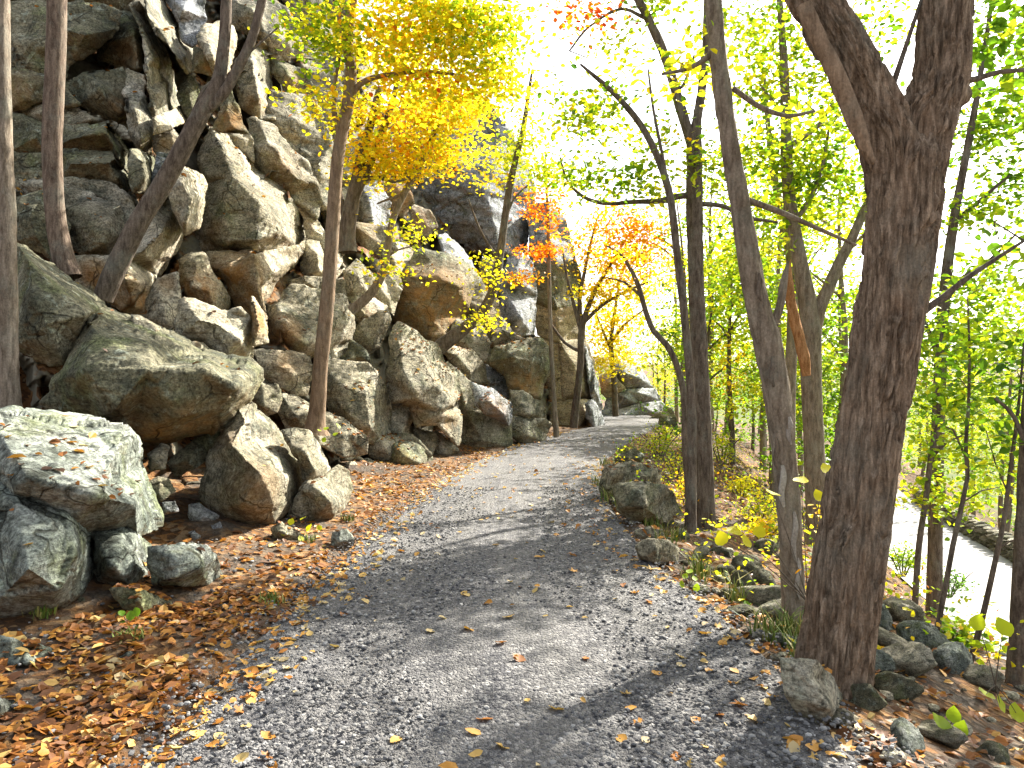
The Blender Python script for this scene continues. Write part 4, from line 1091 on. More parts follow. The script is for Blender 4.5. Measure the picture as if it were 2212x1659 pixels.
# ------------------------------------------------------------------ trees along the outer edge
# the big forked trunk, modelled finely: deep vertical furrows, fork, scar and burl
def big_trunk():
    Y = 4.05
    main = limb3d([(1800, 1600, 190), (1795, 1500, 172), (1802, 1420, 158), (1820, 1300, 150), (1838, 1180, 146), (1856, 1060, 143), (1876, 940, 142), (1898, 820, 142), (1918, 700, 143), (1934, 600, 144), (1946, 500, 147), (1954, 420, 154), (1958, 350, 150), (1966, 310, 120), (1972, 285, 80), (1976, 262, 30)], Y)
    left = limb3d([(1934, 440, 110), (1930, 360, 122), (1918, 300, 122), (1888, 235, 116), (1850, 165, 112), (1812, 95, 108), (1778, 35, 104), (1745, -25, 100), (1690, -130, 95), (1620, -280, 84)], Y)
    right = limb3d([(1972, 430, 110), (1984, 340, 122), (2000, 270, 124), (2020, 210, 122), (2034, 150, 112), (2038, 90, 108), (2044, 30, 108), (2052, -30, 106), (2070, -140, 100), (2110, -300, 90)], Y)
    org = main[0, :3].copy()
    bg = []
    for k, (l, n) in enumerate(((main, 150), (left, 104), (right, 104))):
        s_ = spline(l, 0.013)
        v, f = tube(s_, n, 3 + k, 0.030, 5.6, 0.035)
        g = Geo()
        if k == 2:                                   # burl on the outer side of the right limb
            bc = P(2078, 205, Y - 0.02); dv = v - bc; w = np.exp(-(dv * dv).sum(1) / 0.06 ** 2)
            v = v + w[:, None] * np.array([0.035, -0.01, 0.0])
        g.add(v - org, f); bg.append(g)
    t = NT('deeply furrowed brown bark')
    c = t.coord(scale=(1, 1, 0.13)); c2 = t.coord()
    a = t.noise(c, 42, 5, 0.65, 0.25)
    col = t.ramp(a, [(0.36, (0.085, 0.058, 0.038)), (0.5, (0.20, 0.143, 0.096)), (0.64, (0.34, 0.255, 0.18))])
    col = t.mix(t.math('MULTIPLY', t.ramp(t.noise(c2, 2.2, 5, 0.6), [(0.48, 0.0), (0.65, 1.0)]), 0.5), col, (0.20, 0.19, 0.15))
    col = t.mix(t.math('MULTIPLY', t.ramp(t.noise(t.coord(scale=(1, 1, .35), rnd=True), 4.0, 5, 0.6), [(0.52, 0.0), (0.7, 1.0)]), 0.35), col, (0.18, 0.10, 0.055))
    col = t.mix(0.6, col, t.ramp(t.noise(c2, 90, 3, 0.7), [(0.3, 0.5), (0.65, 1.35)]), 'MULTIPLY')
    mat = t.done(t.princ(col, 0.95, t.bump(t.noise(c2, 70, 5, 0.75), 0.6, 0.008, t.bump(a, 1.0, 0.03)), 0.1).outputs[0])
    o = empty('forked_tree', org)
    tag(o, 'big forked tree with deeply furrowed bark leaning right in the foreground', 'tree')
    for k, g in enumerate(bg): link('limb' if k else 'trunk', g.mesh('limb' if k else 'trunk', mat), o)
    # bare strip of old wood down the outer left side of the left limb
    sc = limb3d([(1735, 10, 34), (1765, 80, 38), (1800, 150, 40), (1832, 225, 40), (1858, 290, 36), (1885, 350, 22)], Y - 0.115)
    v, f = tube(spline(sc, 0.02), 20, 9, 0.010, 5, 0.12)
    v[:, 1] = (v[:, 1] - (Y - 0.115)) * 0.8 + (Y - 0.115)
    link('scar', make_mesh('scar', v - org, [f[f[:, 2] != f[:, 3]], f[f[:, 2] == f[:, 3]][:, :3]], M_BARKT), o)
    return o, org, Y
bt, bt_org, BY = big_trunk()

def crown_for(o, org, Y, limbs, clusters, tint, leaf, per, seed, spray=.3):
    """branches and leaves for a trunk that already stands."""
    rng = np.random.default_rng(seed)
    tmp = tree('tmp', 'tmp', 'tree', Y, limbs, clusters, tint=tint, leaf=leaf, per=per, bark=M_BARKD, n=8, step=.12, ground=False, spray=spray, furrow=0)
    for ch in list(tmp.children):
        d = np.array(tmp.location) - org
        ch.parent = o
        ch.location = [float(q) for q in d]
        if ch.name.startswith('trunk'):
            ch.name = 'limb'; ch.data.name = 'limb'
    bpy.data.objects.remove(tmp)
crown_for(bt, bt_org, BY, [[(2075, 178, 16), (2110, 170, 13), (2160, 155, 11), (2230, 150, 9), (2320, 120, 6)], [(1970, 690, 20), (2040, 640, 14), (2090, 600, 12), (2150, 560, 9), (2212, 520, 7), (2300, 470, 5)],
                           [(1960, 250, 18), (1930, 180, 14), (1960, 90, 10), (1990, 0, 8)], [(1740, -30, 90), (1660, -200, 70), (1560, -420, 50), (1500, -700, 30)], [(2075, -140, 90), (2130, -350, 70), (2220, -600, 50), (2300, -850, 30)]],
          [(2150, 60, 4.6, 60, 60, 7, .20), (2180, 160, 4.6, 50, 30, 5, .22), (2170, 560, 5.0, 50, 30, 5, .3), (1960, -250, 5.0, 260, 150, 22, .3), (2250, -450, 5.2, 220, 260, 40, .3), (1600, -450, 4.8, 220, 200, 16, .32), (2330, 200, 4.8, 80, 150, 18, .28)],
          (.28, .10), .075, 20, 77, .22)

pt = tree('peeling_tree', 'leaning tree with peeling bark and a broken stub, just left of the big forked trunk', 'tree', 5.3,
     [[(1716, 1345, 54), (1714, 1280, 50), (1708, 1180, 50), (1702, 1080, 52), (1692, 960, 54), (1678, 850, 58), (1662, 760, 60), (1642, 680, 54), (1622, 580, 50), (1606, 480, 46), (1592, 400, 44), (1576, 310, 42), (1563, 220, 40), (1552, 130, 40), (1544, 40, 38), (1538, -80, 36), (1530, -300, 30)],
      [(1672, 700, 22), (1686, 650, 20), (1694, 600, 16), (1702, 566, 6)],
      [(1548, 105, 14), (1520, 130, 12), (1480, 150, 9), (1430, 160, 6)],
      [(1582, 190, 12), (1640, 230, 11), (1700, 250, 9), (1760, 240, 6)],
      [(1610, 430, 14), (1690, 460, 12), (1770, 495, 9), (1850, 530, 6)]],
     [(1590, -200, 6, 180, 120, 16, .40), (1480, 160, 5.6, 70, 40, 9, .5), (1760, 250, 5.6, 70, 40, 9, .45), (1500, -420, 6.2, 220, 160, 10, .4)],
     tint=(.46, .13), leaf=.07, per=18, bark=M_BARKG, n=40, step=.03, furrow=.009, freq=4, spray=.2)
# curling plates of bark that lift off the trunk
rng_p = np.random.default_rng(4)
org = np.array(pt.location)
for (px, py, w, h) in [(1690, 1050, 16, 90), (1705, 930, 14, 60), (1676, 980, 13, 70), (1716, 1160, 15, 110), (1640, 620, 14, 60), (1668, 800, 15, 70), (1724, 1250, 12, 90)]:
    yy = 5.3 - 0.085
    L = spline(limb3d([(px, py - h / 2, w * .5), (px + 3, py - h / 5, w), (px - 2, py + h / 6, w * .9), (px + 4, py + h / 2, w * .4)], yy), .03)
    v, f = tube(L, 8, int(px), .004, 3, .2)
    v[:, 1] = (v[:, 1] - yy) * 0.35 + yy
    link('bark_plate', make_mesh('bark_plate', v - org, [f[f[:, 2] != f[:, 3]], f[f[:, 2] == f[:, 3]][:, :3]], M_PEEL if px > 1688 else M_BARKD), pt)

tree('oak_tree', 'upright dark trunk forking high above the squarish edge stone on the right', 'tree', 9.9,
     [[(1526, 1150, 52), (1524, 1110, 44), (1522, 1020, 40), (1518, 900, 38), (1512, 780, 37), (1506, 660, 36), (1502, 560, 35), (1500, 460, 36), (1500, 380, 36), (1500, 320, 34), (1505, 260, 22), (1515, 200, 20), (1524, 120, 20), (1528, 40, 18), (1532, -100, 16), (1540, -300, 10)],
      [(1500, 335, 26), (1488, 290, 24), (1466, 220, 23), (1446, 150, 22), (1424, 90, 21), (1400, 40, 20), (1370, -20, 18), (1320, -140, 14), (1270, -300, 9)],
      [(1498, 420, 16), (1460, 425, 14), (1420, 435, 13), (1370, 436, 12), (1310, 440, 10), (1260, 425, 8), (1225, 390, 6), (1210, 340, 4)],
      [(1512, 440, 12), (1560, 445, 10), (1620, 470, 9), (1680, 480, 6)],
      [(1440, 130, 10), (1470, 190, 9), (1500, 120, 6)],
      [(1395, 40, 10), (1340, 20, 8), (1270, 60, 6), (1230, 110, 4)]],
     [(1300, 260, 9.5, 70, 50, 16, .40), (1260, 380, 9.6, 60, 40, 14, .36), (1380, 400, 9.6, 70, 40, 16, .36), (1430, 300, 9.8, 60, 50, 12, .42), (1340, 140, 9.6, 70, 50, 8, .48), (1500, 350, 9.7, 30, 40, 8, .45), (1230, 250, 9.4, 50, 40, 8, .5), (1260, 20, 9.6, 80, 30, 10, .86), (1400, 10, 10, 80, 50, 10, .45), (1580, 60, 10, 80, 90, 16, .46), (1440, -150, 11, 200, 110, 22, .42), (1340, -280, 12, 260, 130, 12, .45), (1580, 380, 10, 50, 50, 8, .4), (1620, 520, 10.2, 60, 40, 10, .36)],  # clusters above the frame are added, unseen, to shade the left boulders
     tint=(.42, .13), leaf=.078, per=22, bark=M_BARKD, n=26, step=.06, furrow=.008, freq=5, spray=.26)
tree('dead_leaning_tree', 'thin snag leaning left with a broken pointed top against the white sky', 'tree', 9.2,
     [[(1492, 1110, 26), (1494, 1000, 22), (1494, 880, 20), (1486, 760, 18), (1474, 640, 18), (1462, 540, 17), (1450, 440, 17), (1432, 370, 16), (1402, 300, 15), (1370, 250, 14), (1320, 195, 12), (1285, 165, 9), (1254, 139, 5)],
      [(1448, 430, 8), (1430, 330, 7), (1412, 240, 6), (1400, 150, 4)]],
     bark=M_BARKD, n=16, step=.08, furrow=.003)
tree('bent_tree', 'thin dark tree bowing left over the road bend below the orange maple', 'tree', 11.5,
     [[(1488, 1060, 18), (1480, 960, 16), (1478, 860, 15), (1462, 790, 14), (1440, 745, 14), (1412, 715, 13), (1394, 670, 12), (1380, 620, 11), (1362, 580, 9), (1340, 550, 7), (1310, 530, 4)],
      [(1384, 640, 6), (1350, 610, 5), (1310, 600, 3)]],
     [(1350, 540, 11.5, 40, 22, 9, .76), (1400, 570, 11.5, 40, 22, 8, .74), (1320, 600, 11.5, 30, 20, 6, .7), (1430, 600, 11.6, 30, 30, 5, .62)],
     tint=(.74, .07), leaf=.055, per=18, bark=M_BARKD, n=12, step=.1, furrow=.002, spray=.22)
tree('forked_maple', 'grey tree dividing in two, seen between the peeling tree and the big forked trunk', 'tree', 11.8,
     [[(1764, 1110, 46), (1760, 1000, 44), (1756, 900, 43), (1752, 800, 44), (1750, 720, 46), (1745, 660, 40), (1732, 590, 34), (1720, 520, 30), (1708, 450, 28), (1700, 360, 26), (1698, 280, 24), (1695, 180, 20), (1690, 80, 16), (1680, -60, 12)],
      [(1756, 715, 34), (1772, 660, 30), (1790, 620, 27), (1812, 570, 25), (1838, 520, 22), (1860, 470, 20), (1900, 380, 15), (1930, 280, 10)],
      [(1700, 320, 14), (1730, 300, 12), (1770, 270, 9), (1800, 220, 6)],
      [(1715, 480, 12), (1750, 430, 11), (1776, 360, 9), (1790, 280, 6)],
      [(1698, 250, 10), (1670, 220, 8), (1640, 180, 5)]],
     [(1640, 330, 11.8, 70, 60, 26, .38), (1740, 380, 11.8, 70, 60, 26, .36), (1800, 300, 12, 60, 80, 28, .36), (1650, 180, 12, 80, 80, 26, .42), (1780, 160, 12, 80, 80, 26, .36), (1700, 60, 12, 120, 60, 26, .40), (1850, 420, 12, 50, 60, 20, .34), (1700, 470, 12, 80, 40, 20, .40), (1720, -140, 12.5, 260, 110, 34, .4), (1650, -330, 13, 300, 120, 26, .4), (1850, 640, 12.2, 30, 60, 10, .36), (1880, 50, 12.5, 80, 80, 18, .34)],  # unseen clusters over the top of the view, added to shade the left foreground
     tint=(.38, .12), leaf=.095, per=24, bark=M_BARKG, n=24, step=.08, furrow=.006, freq=5, spray=.32)
o = tree('dead_stub', 'short bare orange dead limb with peck holes leaning on the forked grey tree', 'dead wood', 11.2,
     [[(1742, 812, 18), (1736, 770, 26), (1726, 730, 25), (1715, 690, 24), (1707, 640, 22), (1704, 590, 16), (1708, 560, 4)]], bark=M_DEAD, n=14, step=.06, furrow=.012, freq=3, ground=False)
tree('grey_tree', 'pale grey straight trunk half hidden behind the peeling tree', 'tree', 13.5,
     [[(1702, 1060, 26), (1704, 950, 26), (1706, 850, 26), (1710, 750, 24), (1712, 650, 22), (1708, 560, 20), (1690, 470, 18), (1672, 380, 16), (1660, 280, 12), (1650, 160, 8)],
      [(1690, 470, 10), (1660, 450, 8), (1600, 440, 5)]],
     [(1640, 620, 13.4, 60, 60, 24, .36), (1600, 560, 13.4, 50, 50, 18, .38), (1640, 440, 13.4, 50, 40, 14, .38), (1700, 620, 14, 60, 40, 12, .36)],
     tint=(.36, .11), leaf=.10, per=24, bark=M_BARKG, n=16, step=.12, furrow=.003, spray=.35)
tree('dark_tree', 'dark trunk cut by the right edge of the view above the bank', 'tree', 5.6,
     [[(2196, 1530, 54), (2200, 1440, 46), (2206, 1320, 42), (2214, 1160, 40), (2222, 980, 38), (2234, 780, 36), (2246, 500, 34), (2260, 200, 30), (2275, -200, 22)],
      [(2222, 980, 12), (2190, 900, 9), (2150, 860, 6)]],
     [(2190, 820, 5.8, 40, 40, 5, .16), (2260, 100, 6, 100, 160, 14, .22), (2270, -300, 6, 160, 200, 24, .25), (2200, 960, 5.8, 30, 30, 3, .2)],
     tint=(.22, .09), leaf=.08, per=20, bark=M_BARKD, n=22, step=.05, furrow=.006, freq=4, spray=.22)
tree('sapling', 'slim dark sapling leaning right, left one of the pair before the lower road', 'sapling', 6.2,
     [[(1998, 1480, 13), (2020, 1380, 12), (2040, 1280, 11), (2058, 1180, 11), (2078, 1090, 10), (2090, 1030, 9), (2086, 960, 8), (2092, 880, 7), (2094, 760, 5), (2090, 640, 3)],
      [(2085, 985, 5), (2060, 930, 4), (2030, 915, 3)], [(2080, 1085, 4), (2120, 1060, 3), (2160, 1052, 2)]],
     [(2060, 800, 6.3, 70, 70, 14, .32), (2140, 900, 6.3, 50, 40, 7, .34), (2040, 900, 6.3, 40, 30, 5, .34), (2100, 620, 6.4, 60, 60, 8, .34)],
     tint=(.34, .1), leaf=.07, per=18, bark=M_BARKD, n=8, furrow=0, step=.15, spray=.24)
tree('sapling', 'slim dark sapling leaning right, right one of the pair before the lower road', 'sapling', 6.0,
     [[(2082, 1484, 14), (2105, 1400, 13), (2128, 1310, 12), (2148, 1220, 11), (2168, 1130, 10), (2178, 1050, 9), (2190, 960, 8), (2202, 860, 6), (2212, 740, 4)],
      [(2150, 1190, 5), (2180, 1170, 4), (2212, 1160, 2)], [(2175, 1060, 4), (2150, 1000, 3), (2130, 930, 2)]],
     [(2190, 760, 6.2, 60, 60, 12, .30), (2150, 700, 6.2, 50, 40, 8, .32), (2180, 1000, 6, 40, 30, 4, .36), (2140, 1370, 6, 30, 12, 2, .48)],
     tint=(.32, .1), leaf=.075, per=16, bark=M_BARKD, n=8, furrow=0, step=.15, spray=.22)
tree('sapling', 'slim trunked sapling behind the right of the big forked trunk, crossing the lower road', 'sapling', 9.5,
     [[(1975, 1330, 14), (1985, 1180, 13), (2000, 1080, 12), (2012, 980, 12), (2030, 900, 10), (2020, 800, 8), (2040, 700, 6)],
      [(2010, 990, 8), (2045, 955, 6), (2080, 940, 4)]],
     [(2050, 740, 9.6, 60, 60, 18, .30), (2010, 860, 9.6, 50, 40, 14, .34), (2090, 860, 9.6, 50, 50, 14, .34), (2040, 980, 9.6, 70, 40, 16, .42), (2000, 1080, 9.6, 50, 40, 12, .46), (2100, 1080, 9.6, 60, 40, 12, .40)],
     tint=(.36, .11), leaf=.085, per=22, bark=M_BARKD, n=8, furrow=0, step=.2, spray=.3)
tree('broad_maple', 'spreading green maple high behind the big forked trunk on the right', 'tree', 10.5,
     [[(2020, 1180, 30), (2024, 1000, 28), (2030, 820, 26), (2040, 640, 24), (2060, 480, 20), (2090, 320, 16), (2120, 150, 12), (2150, -50, 8)],
      [(2036, 660, 14), (2080, 600, 11), (2140, 560, 8), (2200, 500, 5)], [(2060, 480, 12), (2120, 430, 9), (2180, 380, 6)], [(2030, 780, 12), (2000, 700, 9), (1960, 640, 6)]],
     [(2120, 620, 10.6, 90, 60, 30, .30), (2180, 420, 10.8, 70, 80, 26, .28), (2100, 300, 10.8, 50, 60, 16, .30), (2160, 250, 11, 60, 70, 18, .26), (2070, 740, 10.4, 60, 50, 22, .33), (2170, 740, 10.6, 70, 40, 20, .32), (2130, 60, 11, 90, 80, 18, .28), (2150, -150, 11, 160, 130, 30, .3), (2280, 200, 11, 100, 250, 40, .28), (2090, 470, 10.4, 40, 40, 10, .34)],
     tint=(.30, .11), leaf=.095, per=24, bark=M_BARKD, n=14, step=.15, furrow=.004, spray=.32)
# ------------------------------------------------------------------ woods beyond, shrubs, ground cover
def copy_tree(o, loc, rz, sc, label=None):
    r = o.copy(); COL.objects.link(r)
    r.location = loc; r.rotation_euler = (0, 0, rz); r.scale = (sc, sc, sc)
    if label: r['label'] = label
    for ch in o.children:
        c = ch.copy(); COL.objects.link(c); c.parent = r
        c.matrix_parent_inverse = ch.matrix_parent_inverse.copy()
    return r

def wood_proto(kind, name, label, group, h, rad, tint, leaf, nsp, per, bark, seed, low=0.25, forks=3, first=(0, 0)):
    rng = np.random.default_rng(seed)
    Y = 20.0; ox, oy = first
    k = F_PX / Y
    def px(x): return CX + x * k
    def py(z): return CY - (z - CAM_Z) * k
    lean = rng.normal() * 0.05
    tr = [(px(0 + lean * z + 0.10 * math.sin(z + seed)), py(z), max(2, (0.22 * (1 - z / h * 0.85)) * k)) for z in np.linspace(0, h * 0.92, 7)]
    limbs = [tr]
    for j in range(forks):
        z0 = h * (0.3 + 0.45 * rng.random()); sgn = 1 if j % 2 else -1
        limbs.append([(px(lean * z0), py(z0), 0.09 * k), (px(lean * z0 + sgn * rad * .35), py(z0 + rad * .3), 0.06 * k), (px(lean * z0 + sgn * rad * .8), py(z0 + rad * .55), 0.03 * k)])
    cl = []
    for j in range(7):
        z = h * (low + (1 - low) * (j + .5) / 7); w = rad * (0.55 + 0.6 * math.sin(math.pi * (j + 0.8) / 8)) * (0.8 + .4 * rng.random())
        cl.append((px(lean * z + rng.normal() * rad * .25), py(z), Y, w * k, h * .085 * k, nsp // 7, tint + rng.normal() * .04))
    global DENS
    sv = DENS; DENS = 1.0
    o = tree(name, label, 'tree', Y, limbs, cl, tint=(tint, .10), leaf=leaf, per=per, bark=bark, group=group, n=7, step=.4, furrow=0, spray=rad * .17, ground=False, seed=seed)
    DENS = sv
    o.location = (0, 0, -100)
    return o

GW = 'slender trees of the wooded bank below the road'
protos = [
    wood_proto(0, 'woodland_tree', 'slender yellow green tree in the wooded bank below the road', GW, 8.5, 1.9, .43, .12, 98, 22, M_BARKG, 901),
    wood_proto(1, 'woodland_tree', 'slender yellow green tree in the wooded bank below the road', GW, 10.0, 2.3, .36, .13, 84, 26, M_BARKG, 902),
    wood_proto(2, 'woodland_tree', 'golden leaved slender tree in the wooded bank below the road', GW, 7.0, 1.6, .54, .12, 63, 24, M_BARKD, 903),
    wood_proto(3, 'woodland_tree', 'bushy green tree in the wooded bank below the road', GW, 6.0, 1.9, .28, .13, 77, 28, M_BARKD, 904, low=.1),
]
rw = random.Random(5)
spots = []
# along the outside of the road as far as the bend and on down the bank
for Yw, pxs in ((19, (1680, 1830)), (22, (1530, 1600, 1660, 1730, 1800, 1960)), (26, (1500, 1560, 1625, 1700, 1780, 1850, 2000, 2120)),
                (31, (1480, 1540, 1600, 1670, 1740, 1820, 1900, 1980, 2060, 2160, 2260)), (37, (1470, 1600, 1760, 1930, 2090, 2180)),
                (45, (1440, 1570, 1740, 1920, 2100, 2310)), (56, (1430, 1500, 1580, 1680, 1780, 1880, 1980, 2080, 2190, 2300)),
                (75, (1330, 1400, 1470, 1550, 1640, 1740, 1840, 1940, 2040, 2150, 2280))):
    for q in pxs:
        q = q + rw.uniform(-18, 18)
        X = (q - CX) / F_PX * Yw; yy = Yw * rw.uniform(.96, 1.05)
        lx = float(lr_x(min(yy, 60)))
        if lx - 1.2 < X < lx + 5.0 and yy < 34: continue
        spots.append((X, yy))
first = [True] * 4
for X, yy in spots:
    L, R = road_lr(yy)
    if L - 0.5 < X < R + 0.8: continue
    k = rw.choices((0, 1, 2, 3), (5, 5, 1, 3))[0]
    sc = rw.uniform(.8, 1.15) * (1.0 if yy < 60 else 1.3)
    below = X > float(lr_x(min(yy, 60)))
    z = float(ground_z(X, yy)) - 0.1
    if below: sc *= 1.15
    if first[k]:
        o = protos[k]; o.location = (X, yy, z); o.scale = (sc,) * 3; o.rotation_euler = (0, 0, rw.uniform(0, 6.28)); first[k] = False
    else:
        copy_tree(protos[k], (X, yy, z), rw.uniform(0, 6.28), sc)

# shrubs along the outer edge
def shrub(label, name, Y, px, py, w, h, tint, leaf, nsp, seed, per=14):
    rng = np.random.default_rng(seed)
    limbs = []
    for j in range(5):
        a = (j - 2) / 2
        limbs.append([(px + a * 5, py, 5 if Y < 10 else 3), (px + a * w * .35, py - h * .5, 3), (px + a * w * .7 + rng.normal() * 4, py - h * (.8 + .2 * rng.random()), 1.5)])
    return tree(name, label, 'shrub', Y, limbs, [(px, py - h * .55, Y, w * .55, h * .45, nsp, tint)], tint=(tint, .10), leaf=leaf, per=per, bark=M_BARKD, n=5, step=.1, furrow=0, spray=.14, ground=False, seed=seed)
SH = [
 ('yellow green shrub spilling over the road edge beyond the mossy edge stone', 13.6, 1425, 985, 60, 60, .45, .05, 34),
 ('low feathery shrub at the right of the flat topped dark edge stone', 11.4, 1460, 1030, 50, 60, .50, .045, 26),
 ('yellowing shrub beside the squat dark stone at the far road edge', 20, 1440, 950, 50, 40, .48, .07, 24),
 ('straggly shrub with rusty leaves behind the squarish edge stone', 10.2, 1485, 1095, 40, 80, .68, .045, 20),
 ('green bush low on the bank between the pair of dark saplings', 8.2, 2060, 1390, 46, 46, .30, .07, 16),
 ('dark evergreen bush standing in front of the sunny lower road', 11.5, 2050, 1285, 70, 60, .12, .06, 44),
 ('green bush at the near edge of the sunny lower road', 12.5, 1950, 1240, 60, 70, .32, .07, 36),
 ('pale leaved bush on the bank left of the forked grey maple', 10.5, 1640, 1130, 70, 60, .52, .055, 34),
 ('bright yellow bush under the forked grey maple', 8.6, 1650, 1170, 60, 50, .60, .07, 22),
 ('sparse yellow bush between the peeling tree and the big forked trunk', 7.4, 1790, 1150, 36, 60, .60, .085, 14),
 ('yellow green bush tangled behind the dark twin trunks at the road edge', 14, 1560, 1000, 60, 80, .46, .06, 44),
 ('golden bush in the middle of the wooded bank', 13, 1600, 1075, 60, 50, .56, .07, 34),
]
for k, (lab, Y, px, py, w, h, tn, lf, ns) in enumerate(SH):
    # stand it on the ground along its own line of sight
    for Yt in np.linspace(Y * .6, Y * 1.9, 120):
        w3 = P(px, py, Yt)
        if w3[2] <= float(ground_z(w3[0], w3[1])) + 0.02: break
    Yt = min(Yt, Y * 1.35)
    shrub(lab, 'shrub', Yt, px, py + 6, w, h, tn, lf, ns, 300 + k)

# ------------------------------------------------------------------ loose stone shapes
def ico(sub):
    ph = (1 + 5 ** .5) / 2
    v = [(-1, ph, 0), (1, ph, 0), (-1, -ph, 0), (1, -ph, 0), (0, -1, ph), (0, 1, ph), (0, -1, -ph), (0, 1, -ph), (ph, 0, -1), (ph, 0, 1), (-ph, 0, -1), (-ph, 0, 1)]
    f = [(0, 11, 5), (0, 5, 1), (0, 1, 7), (0, 7, 10), (0, 10, 11), (1, 5, 9), (5, 11, 4), (11, 10, 2), (10, 7, 6), (7, 1, 8), (3, 9, 4), (3, 4, 2), (3, 2, 6), (3, 6, 8), (3, 8, 9), (4, 9, 5), (2, 4, 11), (6, 2, 10), (8, 6, 7), (9, 8, 1)]
    v = [np.array(q, float) / np.linalg.norm(q) for q in v]
    for _ in range(sub):
        nf, cache = [], {}
        def mid(a, b):
            k = (min(a, b), max(a, b))
            if k not in cache:
                m = v[a] + v[b]; v.append(m / np.linalg.norm(m)); cache[k] = len(v) - 1
            return cache[k]
        for a, b, c in f:
            x, y, z = mid(a, b), mid(b, c), mid(c, a)
            nf += [(a, x, z), (x, b, y), (z, y, c), (x, y, z)]
        f = nf
    return np.array(v), np.array(f)
def facet_stone(sub, seed, planes=9, sx=(1, .8, .6), noise=.05):
    v, f = ico(sub); rng = np.random.default_rng(seed)
    n = rng.normal(size=(planes, 3)); n /= np.linalg.norm(n, axis=1, keepdims=True)
    h = 0.55 + 0.3 * rng.random(planes)
    d = v @ n.T
    s = np.where(d > 0.05, h / np.maximum(d, .05), 9).min(1)
    v = v * np.minimum(s, 1)[:, None] * np.array(sx)
    if noise: v = v * (1 + noise * fbm(v * 4 + seed, 3, seed % 97))[:, None]
    return v, f

# crushed shale lying loose on the road, and small rubble on the bank
t = NT('shale chips')
c = t.coord()
rp = t.n('ShaderNodeNewGeometry').outputs['Random Per Island']
M_CHIP = t.done(t.princ(t.ramp(rp, [(0, (0.05, 0.05, 0.055)), (.5, (0.11, 0.108, 0.105)), (.85, (0.20, 0.195, 0.185)), (1, (0.34, 0.33, 0.31))]), 0.85, None, 0.2).outputs[0])
def scatter_chips(name, n, place, smin, smax, mat, seed, sub=0):
    rng = np.random.default_rng(seed)
    vs, fs = zip(*[facet_stone(sub, 70 + j, 6, (1, .85, .6), 0) for j in range(6)])
    X, Y, Z = place(rng, n)
    n = len(X)
    V, F = [], []; k0 = 0
    for j in range(6):
        m = np.arange(n) % 6 == j; c = int(m.sum())
        a = rng.random(c) * 6.28; s = smin + (smax - smin) * rng.random(c) ** 3
        v = vs[j][None] * s[:, None, None]
        x = v[..., 0] * np.cos(a)[:, None] - v[..., 1] * np.sin(a)[:, None]; y = v[..., 0] * np.sin(a)[:, None] + v[..., 1] * np.cos(a)[:, None]
        V.append(np.stack((x + X[m][:, None], y + Y[m][:, None], v[..., 2] + (Z[m] + s * .15)[:, None]), 2).reshape(-1, 3))
        nv = len(vs[j])
        F.append((fs[j][None] + (np.arange(c) * nv)[:, None, None]).reshape(-1, 3) + k0); k0 += c * nv
    return tag(link(name, make_mesh(name, np.concatenate(V), np.concatenate(F), mat, False)), kind='stuff')
def on_road(rng, n):
    Y = 2.3 + 9 * rng.random(n) ** 1.8
    L, R = road_lr(Y)
    tt = rng.random(n)
    X = L - .15 + (R - L + .3) * tt
    # little in the two wheel tracks
    keep = rng.random(n) < 0.35 + 0.65 * np.abs(np.sin((tt - .02) * np.pi * 2)) ** .8
    return X[keep], Y[keep], np.full(keep.sum(), .035)
scatter_chips('loose_gravel', 26000, on_road, .006, .021, M_CHIP, 8)
def on_bank(rng, n):
    Y = 2.5 + 20 * rng.random(n) ** 1.5
    L, R = road_lr(Y)
    X = R + .05 + 6.0 * rng.random(n) ** 1.6
    return X, Y, ground_z(X, Y) + .0
scatter_chips('bank_rubble', 1500, on_bank, .012, .075, M_ROCK, 9, 1)
def on_left(rng, n):
    Y = 2.6 + 13 * rng.random(n) ** 1.5
    L, R = road_lr(Y)
    X = L - 1.5 * rng.random(n) ** 1.3 + .1
    return X, Y, ground_z(X, Y) + .0
scatter_chips('verge_gravel', 1100, on_left, .008, .026, M_CHIP, 10, 1)

# rubble blocks on the bank
RB = []
for j in range(6):
    v, f = facet_stone(3, 40 + j, 8, (1, .75, .6), .09)
    v = v * (1 + .06 * fbm(v * 9 + j, 3, 7))[:, None]
    RB.append(make_mesh('bank_rock', v, f, (M_ROCK, M_ROCKD, M_ROCKB)[j % 3], True))
SPOT_B = [(1560, 1240, .16), (1600, 1265, .2), (1575, 1290, .14), (1620, 1230, .22), (1650, 1260, .2), (1640, 1300, .24), (1600, 1330, .14), (1670, 1330, .2), (1560, 1200, .16), (1700, 1400, .13), (1655, 1190, .25),
          (1880, 1440, .2), (1920, 1400, .22), (1960, 1450, .26), (1900, 1350, .25), (1950, 1340, .3), (1990, 1390, .25), (1860, 1520, .16), (1930, 1500, .2), (2060, 1440, .25), (2120, 1480, .2), (2170, 1420, .28), (2030, 1600, .15), (2150, 1640, .14), (1960, 1610, .13), (1475, 1160, .16), (1510, 1200, .17), (1480, 1060, .2), (1500, 1015, .25)]
rb = random.Random(3)
BR = BVHTree.FromPolygons([tuple(q) for q in gv], [tuple(int(i) for i in q) for q in gf[near[gf].all(1)]])
